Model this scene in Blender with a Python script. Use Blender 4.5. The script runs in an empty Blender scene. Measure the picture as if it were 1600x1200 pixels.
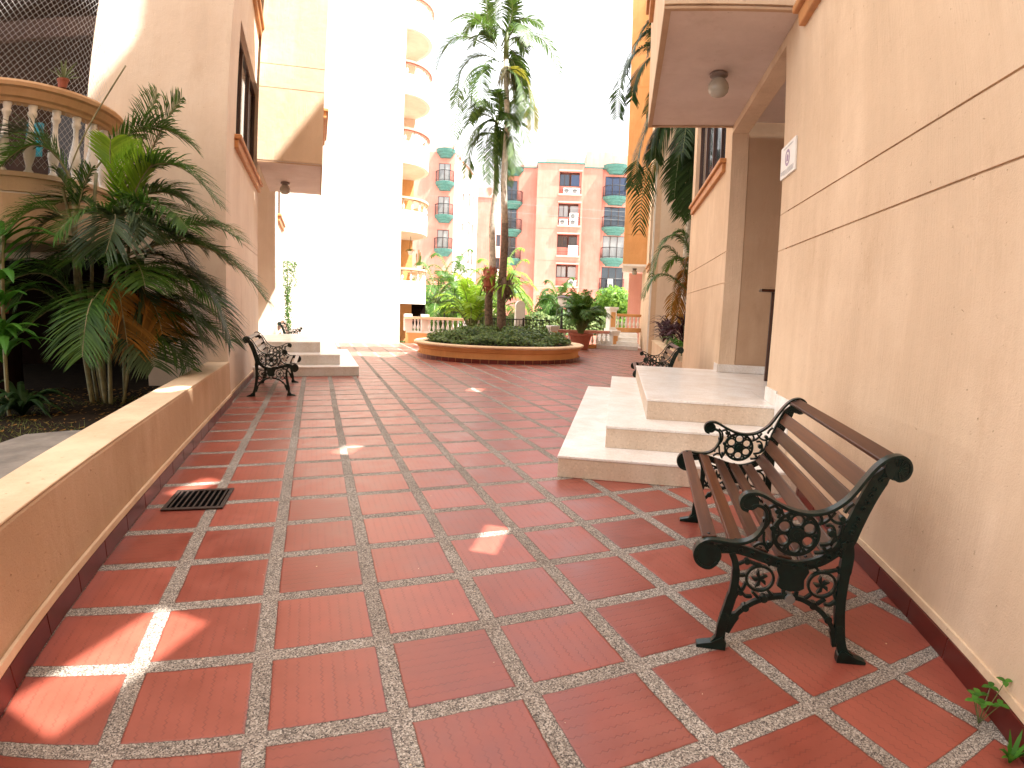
import bpy, bmesh, math, random
from mathutils import Vector, Matrix
random.seed(7)
PI = math.pi
SC = bpy.context.scene
COL = SC.collection
rad = math.radians
TH = rad(31.4)                      # heading of the right-hand building, clockwise from +Y
SUN = Vector((1.0, -0.73, 2.05)).normalized()

def xy(u, v):                       # right-hand frame: u along its wall, v into the building
    return (u*math.sin(TH)+v*math.cos(TH), u*math.cos(TH)-v*math.sin(TH))

# ------------------------------------------------------------------ materials
def nodes(name):
    m = bpy.data.materials.new(name); m.use_nodes = True
    nt = m.node_tree
    return m, nt, nt.nodes['Principled BSDF']
def N(nt, t, **k):
    n = nt.nodes.new(t)
    for a, b in k.items(): setattr(n, a, b)
    return n
def link(nt, a, b): nt.links.new(a, b)
def math_(nt, op, a, b=None, c=None):
    n = N(nt, 'ShaderNodeMath', operation=op)
    for i, x in enumerate((a, b, c)):
        if x is None: continue
        if hasattr(x, 'links'): link(nt, x, n.inputs[i])
        else: n.inputs[i].default_value = x
    return n.outputs[0]
def mixc(nt, f, a, b, mode='MIX'):
    n = N(nt, 'ShaderNodeMix', data_type='RGBA', blend_type=mode)
    if hasattr(f, 'links'): link(nt, f, n.inputs[0])
    else: n.inputs[0].default_value = f
    for i, x in ((6, a), (7, b)):
        if hasattr(x, 'links'): link(nt, x, n.inputs[i])
        else: n.inputs[i].default_value = (*x, 1)
    return n.outputs[2]
def ramp(nt, f, stops):
    n = N(nt, 'ShaderNodeValToRGB')
    while len(n.color_ramp.elements) < len(stops): n.color_ramp.elements.new(.5)
    for e, (p, c) in zip(n.color_ramp.elements, stops):
        e.position = p; e.color = (*c, 1) if len(c) == 3 else c
    link(nt, f, n.inputs[0]); return n.outputs[0]
def noise(nt, vec, scale, detail=3, rough=.55):
    n = N(nt, 'ShaderNodeTexNoise'); n.inputs['Scale'].default_value = scale
    n.inputs['Detail'].default_value = detail; n.inputs['Roughness'].default_value = rough
    if vec is not None: link(nt, vec, n.inputs['Vector'])
    return n.outputs[0]
def coords(nt, scale=(1, 1, 1), kind='Object'):
    t = N(nt, 'ShaderNodeTexCoord'); mp = N(nt, 'ShaderNodeMapping')
    link(nt, t.outputs[kind], mp.inputs[0]); mp.inputs['Scale'].default_value = scale
    return mp.outputs[0]
def bump(nt, bs, h, strength=.3, dist=.01):
    b = N(nt, 'ShaderNodeBump'); b.inputs['Strength'].default_value = strength
    b.inputs['Distance'].default_value = dist
    link(nt, h, b.inputs['Height']); link(nt, b.outputs[0], bs.inputs['Normal'])
def setv(bs, **k):
    mp = dict(rough='Roughness', metal='Metallic', spec='Specular IOR Level', coat='Coat Weight')
    for a, b in k.items(): bs.inputs[mp[a]].default_value = b

def stucco(name, col, col2=None, streak=.35, b=.35, fine=160):
    """painted trowelled plaster: vertical rake marks in patches, pits, damp stains and run-off streaks"""
    m, nt, bs = nodes(name); c = coords(nt)
    col2 = col2 or tuple(x*.86 for x in col)
    big = noise(nt, c, .9, 6, .65)
    cs = coords(nt, (1, 1, .10)); st = noise(nt, cs, 2.6, 6, .7)
    f = math_(nt, 'ADD', math_(nt, 'MULTIPLY', big, .55), math_(nt, 'MULTIPLY', st, .45))
    base = ramp(nt, f, [(.36, tuple(x*.93 for x in col2)), (.47, col2), (.60, col)])
    pits = noise(nt, c, 34, 3, .55)
    pm = ramp(nt, pits, [(.70, (1, 1, 1)), (.75, (.66, .58, .50))])
    base = mixc(nt, .6, base, pm, 'MULTIPLY')
    dirt = ramp(nt, noise(nt, coords(nt, (1, 1, .35)), 3.1, 7, .72), [(.56, (1, 1, 1)), (.78, (.80, .74, .68))])
    base = mixc(nt, .7, base, dirt, 'MULTIPLY')
    link(nt, base, bs.inputs['Base Color']); setv(bs, rough=.9, spec=.2)
    patch = ramp(nt, noise(nt, c, 1.6, 3), [(.40, (.12, .12, .12)), (.60, (1, 1, 1))])
    cv = coords(nt, (fine*.55, fine*.55, fine*.02)); rk = noise(nt, cv, 1, 2, .5)
    fn = noise(nt, c, 120, 4, .75)
    lump = noise(nt, c, 7, 4, .6)
    h = math_(nt, 'ADD', math_(nt, 'MULTIPLY', math_(nt, 'MULTIPLY', rk, patch), streak*2.6), math_(nt, 'ADD', math_(nt, 'MULTIPLY', fn, .55), math_(nt, 'MULTIPLY', lump, 1.3)))
    h = math_(nt, 'SUBTRACT', h, math_(nt, 'MULTIPLY', ramp(nt, pits, [(.68, (0, 0, 0)), (.76, (1, 1, 1))]), 1.2))
    bump(nt, bs, h, min(1, b*1.7), .009)
    return m
def plain(name, col, rough=.6, metal=0, var=.12, scale=8, b=.0, spec=.5, coat=0):
    m, nt, bs = nodes(name); c = coords(nt)
    f = noise(nt, c, scale, 4, .6)
    base = ramp(nt, f, [(.3, tuple(x*(1-var) for x in col)), (.7, tuple(min(1, x*(1+var)) for x in col))])
    link(nt, base, bs.inputs['Base Color']); setv(bs, rough=rough, metal=metal, spec=spec, coat=coat)
    if b: bump(nt, bs, noise(nt, c, scale*8, 3, .6), b, .004)
    return m
def terrazzo(name, light, dark, rough=.35):
    m, nt, bs = nodes(name); c = coords(nt)
    v = N(nt, 'ShaderNodeTexVoronoi'); v.inputs['Scale'].default_value = 95; link(nt, c, v.inputs['Vector'])
    w = N(nt, 'ShaderNodeTexWhiteNoise'); link(nt, v.outputs['Color'], w.inputs['Vector'])
    chip = ramp(nt, w.outputs[0], [(0, dark), (.22, light), (.8, light), (1, tuple(min(1, x*1.12) for x in light))])
    st = noise(nt, coords(nt, (1, 1, .3)), 4, 5, .65)
    sm = ramp(nt, st, [(.3, (.72, .62, .52)), (.62, (1, 1, 1))])
    link(nt, mixc(nt, .6, chip, sm, 'MULTIPLY'), bs.inputs['Base Color']); setv(bs, rough=rough)
    bump(nt, bs, w.outputs[0], .08, .002)
    return m
def leaf(name, a, b_, trans=.3, rough=.5):
    m, nt, bs = nodes(name)
    g = N(nt, 'ShaderNodeNewGeometry'); c = coords(nt)
    f = math_(nt, 'ADD', math_(nt, 'MULTIPLY', g.outputs['Random Per Island'], .6), math_(nt, 'MULTIPLY', noise(nt, c, 3.5, 3), .45))
    base = ramp(nt, f, [(.15, a), (.85, b_)])
    link(nt, base, bs.inputs['Base Color']); setv(bs, rough=rough, spec=.28)
    tr = N(nt, 'ShaderNodeBsdfTranslucent'); link(nt, mixc(nt, .5, base, (b_[0]*1.5, b_[1]*1.4, b_[2]), 'MIX'), tr.inputs[0])
    mx = N(nt, 'ShaderNodeMixShader'); mx.inputs[0].default_value = trans
    out = nt.nodes['Material Output']
    link(nt, bs.outputs[0], mx.inputs[1]); link(nt, tr.outputs[0], mx.inputs[2]); link(nt, mx.outputs[0], out.inputs[0])
    return m

def paving():
    """clay tiles 0.34 m with herringbone scoring, bedded in bands of exposed granite grit"""
    m, nt, bs = nodes('clay_tile_paving')
    tc = N(nt, 'ShaderNodeTexCoord'); sp = N(nt, 'ShaderNodeSeparateXYZ'); link(nt, tc.outputs['Object'], sp.inputs[0])
    c = tc.outputs['Object']
    wob = noise(nt, c, 1.1, 2); wv = math_(nt, 'MULTIPLY', math_(nt, 'SUBTRACT', wob, .5), .02)
    ed = math_(nt, 'MULTIPLY', math_(nt, 'SUBTRACT', noise(nt, c, 45, 2), .5), .008)
    ux = math_(nt, 'DIVIDE', math_(nt, 'ADD', sp.outputs[0], wv), .4)
    uy = math_(nt, 'DIVIDE', math_(nt, 'ADD', sp.outputs[1], wv), .3923)
    def dist(t): # distance in metres from the centre line of the joint
        f = math_(nt, 'SUBTRACT', math_(nt, 'FRACT', math_(nt, 'ADD', t, .5)), .5)
        return math_(nt, 'MULTIPLY', math_(nt, 'ABSOLUTE', f), .4)
    d = math_(nt, 'ADD', math_(nt, 'MINIMUM', dist(ux), dist(uy)), ed)
    tile = math_(nt, 'GREATER_THAN', d, .031)
    edge = ramp(nt, d, [(.0305, (0, 0, 0)), (.036, (1, 1, 1))])
    cell = N(nt, 'ShaderNodeCombineXYZ'); link(nt, math_(nt, 'FLOOR', ux), cell.inputs[0]); link(nt, math_(nt, 'FLOOR', uy), cell.inputs[1])
    wn = N(nt, 'ShaderNodeTexWhiteNoise'); link(nt, cell.outputs[0], wn.inputs['Vector'])
    tcol = ramp(nt, wn.outputs[0], [(0, (.25, .058, .038)), (.5, (.295, .071, .047)), (1, (.35, .090, .061))])
    blot = noise(nt, c, 6, 5, .6)
    tcol = mixc(nt, .7, tcol, ramp(nt, blot, [(.3, (.74, .72, .72)), (.7, (1.1, 1.08, 1.06))]), 'MULTIPLY')
    dust = ramp(nt, noise(nt, c, .9, 6, .62), [(.52, (0, 0, 0)), (.8, (1, 1, 1))])
    tcol = mixc(nt, math_(nt, 'MULTIPLY', dust, .16), tcol, (.42, .30, .25))
    # scoring: zig-zag lines, direction flips between tiles
    flip = math_(nt, 'GREATER_THAN', wn.outputs[0], .22)
    a1 = math_(nt, 'ADD', math_(nt, 'MULTIPLY', sp.outputs[0], flip), math_(nt, 'MULTIPLY', sp.outputs[1], math_(nt, 'SUBTRACT', 1, flip)))
    a2 = math_(nt, 'ADD', math_(nt, 'MULTIPLY', sp.outputs[1], flip), math_(nt, 'MULTIPLY', sp.outputs[0], math_(nt, 'SUBTRACT', 1, flip)))
    zz = math_(nt, 'PINGPONG', a2, .011)
    ln = math_(nt, 'PINGPONG', math_(nt, 'ADD', a1, math_(nt, 'MULTIPLY', zz, .75)), .0185)
    line = ramp(nt, ln, [(.0, (1, 1, 1)), (.0022, (0, 0, 0))])
    lmask = math_(nt, 'MULTIPLY', line, ramp(nt, noise(nt, c, 14, 3), [(.36, (.1, .1, .1)), (.62, (1, 1, 1))]))
    tcol = mixc(nt, math_(nt, 'MULTIPLY', lmask, .55), tcol, (.10, .022, .016))
    # granite grit
    v = N(nt, 'ShaderNodeTexVoronoi'); v.inputs['Scale'].default_value = 240; link(nt, c, v.inputs['Vector'])
    w2 = N(nt, 'ShaderNodeTexWhiteNoise'); link(nt, v.outputs['Color'], w2.inputs['Vector'])
    grit = ramp(nt, w2.outputs[0], [(0, (.05, .042, .038)), (.22, (.155, .128, .11)), (.5, (.28, .24, .20)), (.8, (.40, .35, .30)), (1, (.58, .53, .47))])
    gs = ramp(nt, noise(nt, c, 1.7, 5, .65), [(.3, (.55, .5, .47)), (.65, (1, 1, 1))])
    grit = mixc(nt, .75, grit, gs, 'MULTIPLY')
    col = mixc(nt, tile, grit, tcol)
    halo = ramp(nt, d, [(.029, (1, 1, 1)), (.0312, (.3, .26, .24)), (.034, (1, 1, 1))])
    col = mixc(nt, .7, col, halo, 'MULTIPLY')
    link(nt, col, bs.inputs['Base Color'])
    rr = math_(nt, 'ADD', math_(nt, 'MULTIPLY', tile, -.42), math_(nt, 'ADD', .78, math_(nt, 'MULTIPLY', math_(nt, 'SUBTRACT', blot, .5), .35)))
    link(nt, rr, bs.inputs['Roughness']); setv(bs, spec=.5)
    h = math_(nt, 'ADD', math_(nt, 'MULTIPLY', edge, 1.0), math_(nt, 'MULTIPLY', lmask, -.25))
    h = math_(nt, 'ADD', h, math_(nt, 'MULTIPLY', math_(nt, 'MULTIPLY', w2.outputs[0], math_(nt, 'SUBTRACT', 1, tile)), .7))
    h = math_(nt, 'ADD', h, math_(nt, 'MULTIPLY', noise(nt, c, 3.0, 2), .5))
    bump(nt, bs, h, .35, .004)
    return m

M = {}
M['pave'] = paving()
M['peach'] = stucco('peach_plaster', (.74, .565, .405), (.66, .49, .34))
M['peach_l'] = stucco('pale_peach_plaster', (.81, .69, .57), (.75, .62, .50), streak=.2)
M['orange'] = stucco('orange_plaster', (.72, .40, .18), (.64, .34, .14), streak=.15)
M['planter'] = stucco('ochre_plaster', (.60, .42, .28), (.52, .35, .22), streak=.05, b=.5)
M['tanp'] = stucco('moulded_tan_plaster', (.60, .39, .23), (.50, .31, .17), streak=0, b=.3)
M['cap'] = stucco('cream_cap_plaster', (.80, .62, .43), (.68, .50, .33), streak=.03, b=.4)
M['white_w'] = stucco('cream_white_plaster', (.84, .78, .70), (.80, .73, .64), streak=.1)
M['soffit'] = stucco('soffit_paint', (.68, .57, .51), (.62, .51, .45), streak=.0, b=.15)
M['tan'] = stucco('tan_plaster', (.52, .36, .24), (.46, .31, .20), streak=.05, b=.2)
M['white'] = plain('white_paint', (.80, .78, .74), .55, var=.06)
M['skirt'] = plain('red_glazed_tile', (.105, .013, .009), .28, var=.25, scale=5)
M['grout'] = plain('pale_grout', (.62, .5, .42), .9)
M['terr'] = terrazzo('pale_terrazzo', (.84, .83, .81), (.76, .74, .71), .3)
M['terr_side'] = terrazzo('tan_terrazzo', (.66, .55, .44), (.58, .47, .36), .5)  # used on step sides, tanner and darker than the treads
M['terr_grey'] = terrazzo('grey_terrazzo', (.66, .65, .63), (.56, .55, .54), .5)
M['iron'] = plain('green_black_enamel', (.0018, .0125, .0098), .33, var=.5, scale=20, b=.2, coat=.08, spec=.3)
M['iron_b'] = plain('black_enamel', (.008, .009, .011), .35, var=.3, scale=20)
M['rail'] = plain('black_iron', (.012, .012, .012), .5)
M['dark'] = plain('shade_black', (.010, .005, .0035), .9, spec=.05)  # near-black tone puts the deep shade of recesses into the colour
M['room'] = plain('room_shade_tone', (.085, .055, .045), .9, spec=.1)  # dark tone, so the room's shade sits in the colour
M['collar'] = plain('lamp_collar', (.20, .16, .14), .5)
M['pit_black'] = plain('drain_shade', (.003, .003, .003), .95, spec=.0)  # black that stands for the darkness below the grate
M['brown'] = plain('brown_window_frame', (.07, .035, .025), .45)
M['grate'] = plain('rusty_cast_iron', (.05, .032, .027), .55, metal=.4, var=.5, scale=30, b=.3)
M['sill'] = plain('terracotta_sill', (.52, .24, .09), .6, var=.15, b=.2)
M['pink'] = stucco('salmon_plaster', (.70, .285, .225), (.62, .235, .18), streak=0, b=.1)
M['pink_p'] = stucco('pale_salmon_plaster', (.74, .40, .33), (.68, .34, .28), streak=0, b=.1)
M['green'] = plain('green_cornice', (.055, .165, .135), .6, var=.2)
M['lamp'] = plain('opal_glass', (.40, .37, .31), .25, var=.05)
M['bark'] = plain('palm_bark', (.48, .44, .38), .9, var=.35, scale=14, b=.6)
M['bark_d'] = plain('dark_palm_bark', (.13, .09, .065), .95, var=.5, scale=18, b=.7)
M['stem'] = plain('areca_stem', (.22, .20, .10), .6, var=.35, scale=12, b=.2)
M['stem_g'] = plain('leaf_stalk', (.12, .16, .05), .5, var=.3, scale=10)
M['soil'] = plain('garden_soil', (.022, .015, .009), .95, var=.5, scale=9, b=.8, spec=.1)
M['concrete'] = plain('mossy_concrete', (.22, .19, .16), .9, var=.35, scale=5, b=.5)
M['road'] = plain('pale_road', (.55, .53, .50), .9, var=.12, scale=.6)
M['terracotta'] = plain('terracotta_pot', (.34, .10, .06), .7, var=.15)
M['blue'] = plain('blue_plastic', (.02, .35, .5), .5)
M['grey_b'] = plain('grey_blue_panel', (.10, .11, .135), .6)
M['ac'] = plain('white_metal_casing', (.75, .74, .70), .5, var=.04)
M['net'] = plain('nylon_net', (.50, .50, .50), .6)
M['l_dark'] = leaf('palm_leaf_dark', (.008, .026, .008), (.04, .09, .025))
M['l_pal'] = leaf('sunlit_palm_leaf', (.014, .048, .008), (.09, .17, .03))  # dark palm greens lifted so the leaf colour carries the sunlight
M['l_mid'] = leaf('palm_leaf_green', (.016, .055, .007), (.085, .185, .028))
M['l_bright'] = leaf('palm_leaf_bright', (.12, .26, .015), (.28, .45, .04), .4)
M['l_grey'] = leaf('palm_leaf_greyed', (.020, .040, .016), (.085, .13, .055), .2)
M['l_dry'] = leaf('palm_leaf_drying', (.10, .07, .015), (.42, .20, .04), .3)
M['l_yel'] = leaf('palm_leaf_yellowing', (.16, .18, .02), (.38, .36, .06), .35)
M['l_shrub'] = leaf('shrub_leaf', (.022, .06, .012), (.15, .23, .05), .25)
M['l_tree'] = leaf('tree_leaf', (.04, .12, .015), (.22, .38, .06), .4)
M['l_hedge'] = leaf('hedge_leaf', (.03, .08, .015), (.25, .33, .12), .35)
M['l_purple'] = leaf('purple_leaf', (.02, .008, .014), (.09, .03, .045), .15)
M['l_broad'] = leaf('broad_leaf', (.03, .12, .012), (.09, .26, .03), .3)
M['grass'] = leaf('grass_blade', (.07, .11, .02), (.22, .26, .06), .3)
M['l_aloe'] = leaf('aloe_leaf', (.10, .14, .07), (.26, .30, .17), .2)
def wood():
    m, nt, bs = nodes('varnished_slat')
    g = N(nt, 'ShaderNodeObjectInfo')
    c = coords(nt, (30, 1.6, 30)); f = noise(nt, c, 1, 6, .65)
    base = ramp(nt, f, [(.25, (.024, .008, .005)), (.5, (.062, .022, .011)), (.75, (.12, .047, .019))])
    t = ramp(nt, g.outputs['Random'], [(0, (.75, .65, .7)), (.5, (1, .95, .9)), (1, (1.35, 1.1, .75))])
    link(nt, mixc(nt, 1, base, t, 'MULTIPLY'), bs.inputs['Base Color']); setv(bs, rough=.36, spec=.32)
    bump(nt, bs, f, .25, .002); return m
M['wood'] = wood()
def glass(name, col, rough=.08):
    m, nt, bs = nodes(name); bs.inputs['Base Color'].default_value = (*col, 1); setv(bs, rough=rough, spec=.9)
    return m
M['glass'] = glass('window_glass', (.03, .035, .045))
M['glass_b'] = glass('blue_window_glass', (.02, .035, .09))
M['glass_p'] = glass('curtained_glass', (.28, .27, .26), .25)
def curtain():
    m, nt, bs = nodes('brown_striped_curtain'); c = coords(nt, (1, 1, .1))
    w = noise(nt, c, 22, 3, .7)
    link(nt, ramp(nt, w, [(.35, (.03, .018, .014)), (.55, (.11, .06, .045)), (.68, (.35, .3, .26))]), bs.inputs['Base Color']); setv(bs, rough=.35)
    return m
M['curtain'] = curtain()

# ------------------------------------------------------------------ mesh building
class MB:
    def __init__(s): s.v = []; s.f = []; s.m = []; s.cur = 0
    def add(s, vs, fs):
        o = len(s.v); s.v += [tuple(p) for p in vs]
        for f in fs: s.f.append(tuple(o+i for i in f)); s.m.append(s.cur)
        return s
    def box(s, x0, x1, y0, y1, z0, z1):
        if x0 > x1: x0, x1 = x1, x0
        if y0 > y1: y0, y1 = y1, y0
        vs = [(x, y, z) for x in (x0, x1) for y in (y0, y1) for z in (z0, z1)]
        return s.add(vs, [(0, 1, 3, 2), (4, 6, 7, 5), (0, 4, 5, 1), (2, 3, 7, 6), (0, 2, 6, 4), (1, 5, 7, 3)])
    def obox(s, O, D, Nn, a, b, t0, t1, z0, z1):
        """box along a wall: O origin, D unit along, Nn outward; spans a..b along, t0..t1 outward"""
        P = lambda p, t, z: (O[0]+D[0]*p+Nn[0]*t, O[1]+D[1]*p+Nn[1]*t, z)
        vs = [P(p, t, z) for p in (a, b) for t in (t0, t1) for z in (z0, z1)]
        return s.add(vs, [(0, 1, 3, 2), (4, 6, 7, 5), (0, 4, 5, 1), (2, 3, 7, 6), (0, 2, 6, 4), (1, 5, 7, 3)])
    def prism(s, pts, z0, z1):
        n = len(pts); vs = [(x, y, z0) for x, y in pts]+[(x, y, z1) for x, y in pts]
        return s.add(vs, [tuple(range(n))[::-1], tuple(range(n, 2*n))]+[(i, (i+1) % n, n+(i+1) % n, n+i) for i in range(n)])
    def lathe(s, prof, c=(0, 0, 0), n=20, a0=0, a1=2*PI, sx=1, sy=1):
        full = abs(a1-a0-2*PI) < 1e-6; k = n if full else n+1
        vs = []
        for i in range(k):
            a = a0+(a1-a0)*i/n
            for r, z in prof: vs.append((c[0]+r*sx*math.cos(a), c[1]+r*sy*math.sin(a), c[2]+z))
        p = len(prof); fs = []
        for i in range(n):
            j = (i+1) % k
            for q in range(p-1): fs.append((i*p+q, j*p+q, j*p+q+1, i*p+q+1))
        return s.add(vs, fs)
    def tube(s, pts, r, n=6, cap=True):
        pts = [Vector(p) for p in pts]; vs = []; k = len(pts)
        rr = r if isinstance(r, (list, tuple)) else [r]*k
        for i, p in enumerate(pts):
            t = (pts[min(i+1, k-1)]-pts[max(i-1, 0)]).normalized()
            a = t.cross(Vector((0, 0, 1)) if abs(t.z) < .95 else Vector((1, 0, 0))).normalized(); b = t.cross(a)
            for j in range(n):
                an = 2*PI*j/n; vs.append(p+a*math.cos(an)*rr[i]+b*math.sin(an)*rr[i])
        fs = [(i*n+j, i*n+(j+1) % n, (i+1)*n+(j+1) % n, (i+1)*n+j) for i in range(k-1) for j in range(n)]
        if cap: fs += [tuple(range(n))[::-1], tuple((k-1)*n+j for j in range(n))]
        return s.add(vs, fs)
    def ribbon(s, pts, w, y0, y1):
        """flat bar drawn in the x-z plane with in-plane width w (number or list), from y0 to y1"""
        k = len(pts); L = []; R = []
        ww = w if isinstance(w, (list, tuple)) else [w]*k
        for i in range(k):
            a = pts[max(i-1, 0)]; b = pts[min(i+1, k-1)]
            dx, dz = b[0]-a[0], b[1]-a[1]; l = math.hypot(dx, dz) or 1
            nx, nz = -dz/l*ww[i]/2, dx/l*ww[i]/2
            L.append((pts[i][0]+nx, pts[i][1]+nz)); R.append((pts[i][0]-nx, pts[i][1]-nz))
        vs = []
        for i in range(k):
            for (x, z) in (L[i], R[i]):
                vs += [(x, y0, z), (x, y1, z)]
        fs = []
        for i in range(k-1):
            a, b = i*4, i*4+4
            fs += [(a, a+1, b+1, b), (a+2, b+2, b+3, a+3), (a, b, b+2, a+2), (a+1, a+3, b+3, b+1)]
        fs += [(0, 2, 3, 1), ((k-1)*4, (k-1)*4+1, (k-1)*4+3, (k-1)*4+2)]
        return s.add(vs, fs)
    def disc(s, c, r, y0, y1, n=16, r2=None, sx=1):
        """disc or ring in the x-z plane"""
        if r2 is None:
            vs = [(c[0]+r*sx*math.cos(2*PI*i/n), y, c[1]+r*math.sin(2*PI*i/n)) for y in (y0, y1) for i in range(n)]
            return s.add(vs, [tuple(range(n)), tuple(range(n, 2*n))[::-1]]+[(i, n+i, n+(i+1) % n, (i+1) % n) for i in range(n)])
        vs = [(c[0]+q*math.cos(2*PI*i/n), y, c[1]+q*math.sin(2*PI*i/n)) for i in range(n) for (q, y) in ((r, y0), (r, y1), (r2, y1), (r2, y0))]
        fs = []
        for i in range(n):
            j = (i+1) % n
            for q in range(4): fs.append((i*4+q, j*4+q, j*4+(q+1) % 4, i*4+(q+1) % 4))
        return s.add(vs, fs)
    def sweep_wall(s, path, t, z0, z1):
        """vertical slab following a plan path, thickness t to the right"""
        k = len(path); vs = []
        for i in range(k):
            a = path[max(i-1, 0)]; b = path[min(i+1, k-1)]
            dx, dy = b[0]-a[0], b[1]-a[1]; l = math.hypot(dx, dy)
            nx, ny = dy/l*t, -dx/l*t; p = path[i]
            vs += [(p[0], p[1], z0), (p[0], p[1], z1), (p[0]+nx, p[1]+ny, z1), (p[0]+nx, p[1]+ny, z0)]
        fs = []
        for i in range(k-1):
            for q in range(4): fs.append((i*4+q, i*4+4+q, i*4+4+(q+1) % 4, i*4+(q+1) % 4))
        fs += [(0, 1, 2, 3), tuple((k-1)*4+q for q in (3, 2, 1, 0))]
        return s.add(vs, fs)
    def build(s, name, mat, parent=None, smooth=False, bevel=0, loc=None):
        me = bpy.data.meshes.new(name); me.from_pydata(s.v, [], s.f)
        mats = mat if isinstance(mat, (list, tuple)) else [mat]
        for m_ in mats: me.materials.append(m_)
        me.polygons.foreach_set('material_index', s.m)
        bm = bmesh.new(); bm.from_mesh(me)
        if len(s.v) < 60000: bmesh.ops.recalc_face_normals(bm, faces=bm.faces)
        bm.to_mesh(me); bm.free()
        if smooth: me.polygons.foreach_set('use_smooth', [True]*len(me.polygons))
        me.update()
        o = bpy.data.objects.new(name, me); COL.objects.link(o)
        if parent: o.parent = parent
        if loc: o.location = loc
        if bevel:
            b = o.modifiers.new('bevel', 'BEVEL'); b.width = bevel; b.segments = 2; b.limit_method = 'ANGLE'; b.angle_limit = rad(40)
        if smooth == 'auto':
            pass
        return o
def tag(o, label, cat, group=None, kind=None):
    if label: o['label'] = label
    if cat: o['category'] = cat
    if group: o['group'] = group
    if kind: o['kind'] = kind
    return o
def thing(name, label, cat, loc=(0, 0, 0), rz=0, group=None):
    o = bpy.data.objects.new(name, None); COL.objects.link(o); o.location = loc; o.rotation_euler = (0, 0, rz)
    o.empty_display_size = .1
    return tag(o, label, cat, group)
def copy_tree(o, parent=None):
    c = o.copy(); COL.objects.link(c)
    if parent: c.parent = parent
    for ch in list(o.children): copy_tree(ch, c)
    return c
def cat_rom(p, n=5):
    q = [p[0]]+list(p)+[p[-1]]; out = []
    for i in range(1, len(q)-2):
        for k in range(n):
            t = k/n; out.append(tuple(.5*((2*q[i][j])+(-q[i-1][j]+q[i+1][j])*t+(2*q[i-1][j]-5*q[i][j]+4*q[i+1][j]-q[i+2][j])*t*t+(-q[i-1][j]+3*q[i][j]-3*q[i+1][j]+q[i+2][j])*t**3) for j in range(len(p[0]))))
    out.append(tuple(p[-1])); return out

# walls with grooves and openings -------------------------------------------------
def wall(mb, O, D, Nn, a, b, z0, z1, th=.25, holes=(), grooves=(), gw=.011, gd=.012):
    zs = sorted({z0, z1, *[h[2] for h in holes], *[h[3] for h in holes]})
    zs = [z for z in zs if z0 <= z <= z1]
    for i in range(len(zs)-1):
        za, zb = zs[i], zs[i+1]; zm = (za+zb)/2
        hs = sorted([(h[0], h[1]) for h in holes if h[2] < zm < h[3]])
        x = a; spans = []
        for h in hs:
            if h[0] > x: spans.append((x, h[0]))
            x = max(x, h[1])
        if x < b: spans.append((x, b))
        for (p, q) in spans:
            gs = [g for g in grooves if za < g < zb]
            if not gs:
                mb.obox(O, D, Nn, p, q, -th, 0, za, zb)
            else:
                mb.obox(O, D, Nn, p, q, -th, -gd, za, zb)
                lo = za
                for g in gs+[None]:
                    hi = zb if g is None else g-gw/2
                    mb.obox(O, D, Nn, p+.0005, q-.0005, -gd, 0, lo, hi)
                    if g is not None: lo = g+gw/2
def window(parent, O, D, Nn, a, b, z0, z1, pane='glass', frame='brown', sill=None, depth=.12, mull=1, fw=.045, cur=None):
    f = MB(); y0, y1 = -depth, -depth+.05
    f.obox(O, D, Nn, a, b, y0, y1, z0, z0+fw); f.obox(O, D, Nn, a, b, y0, y1, z1-fw, z1)
    for i in range(mull+2):
        x = a+(b-a-fw)*i/(mull+1)
        f.obox(O, D, Nn, x, x+fw, y0+.002, y1+.004, z0+fw, z1-fw)
    w = f.build('window', M[frame], parent)
    g = MB(); g.obox(O, D, Nn, a+.01, b-.01, y0+.015, y0+.022, z0+.01, z1-.01); g.build('pane', M[pane], w)
    if cur:
        g = MB(); g.obox(O, D, Nn, a+.02, b-.02, y0-.10, y0-.08, z0, z1); g.build('curtain', M[cur], w)
    if sill:
        s = MB(); s.obox(O, D, Nn, a-.08, b+.08, -depth, .05, z0-.17, z0-.06)
        s.obox(O, D, Nn, a-.11, b+.11, -depth, .085, z0-.06, z0-.002); s.build('sill', M[sill], w, bevel=.012)
    return w

# ------------------------------------------------------------------ ground, sky
g = MB(); g.box(-400, 400, -60, 700, -1.4, -1.3); tag(g.build('ground', M['road']), 'pale ground beyond and below the terrace', None, kind='structure')
g = MB(); g.prism([(-.45, -7), (13, -7), (13, 14.9), (5.0, 14.9), (3.2, 16.5), (-.45, 16.5)], -1.29, 0)
p = g.build('paved_floor', M['pave']); tag(p, 'red clay tile paving with granite grit bands', None, kind='structure')
g = MB(); g.box(12.98, 34, -7, 40, -1.295, -.02); tag(g.build('ground', M['road']), 'ground under the right hand buildings', None, kind='structure')
g = MB(); g.box(-14, -.72, -6, 16, -1.28, .22)
p = g.build('garden_soil', M['soil']); tag(p, 'dark garden soil behind the low planter wall', None, kind='structure')

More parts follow.
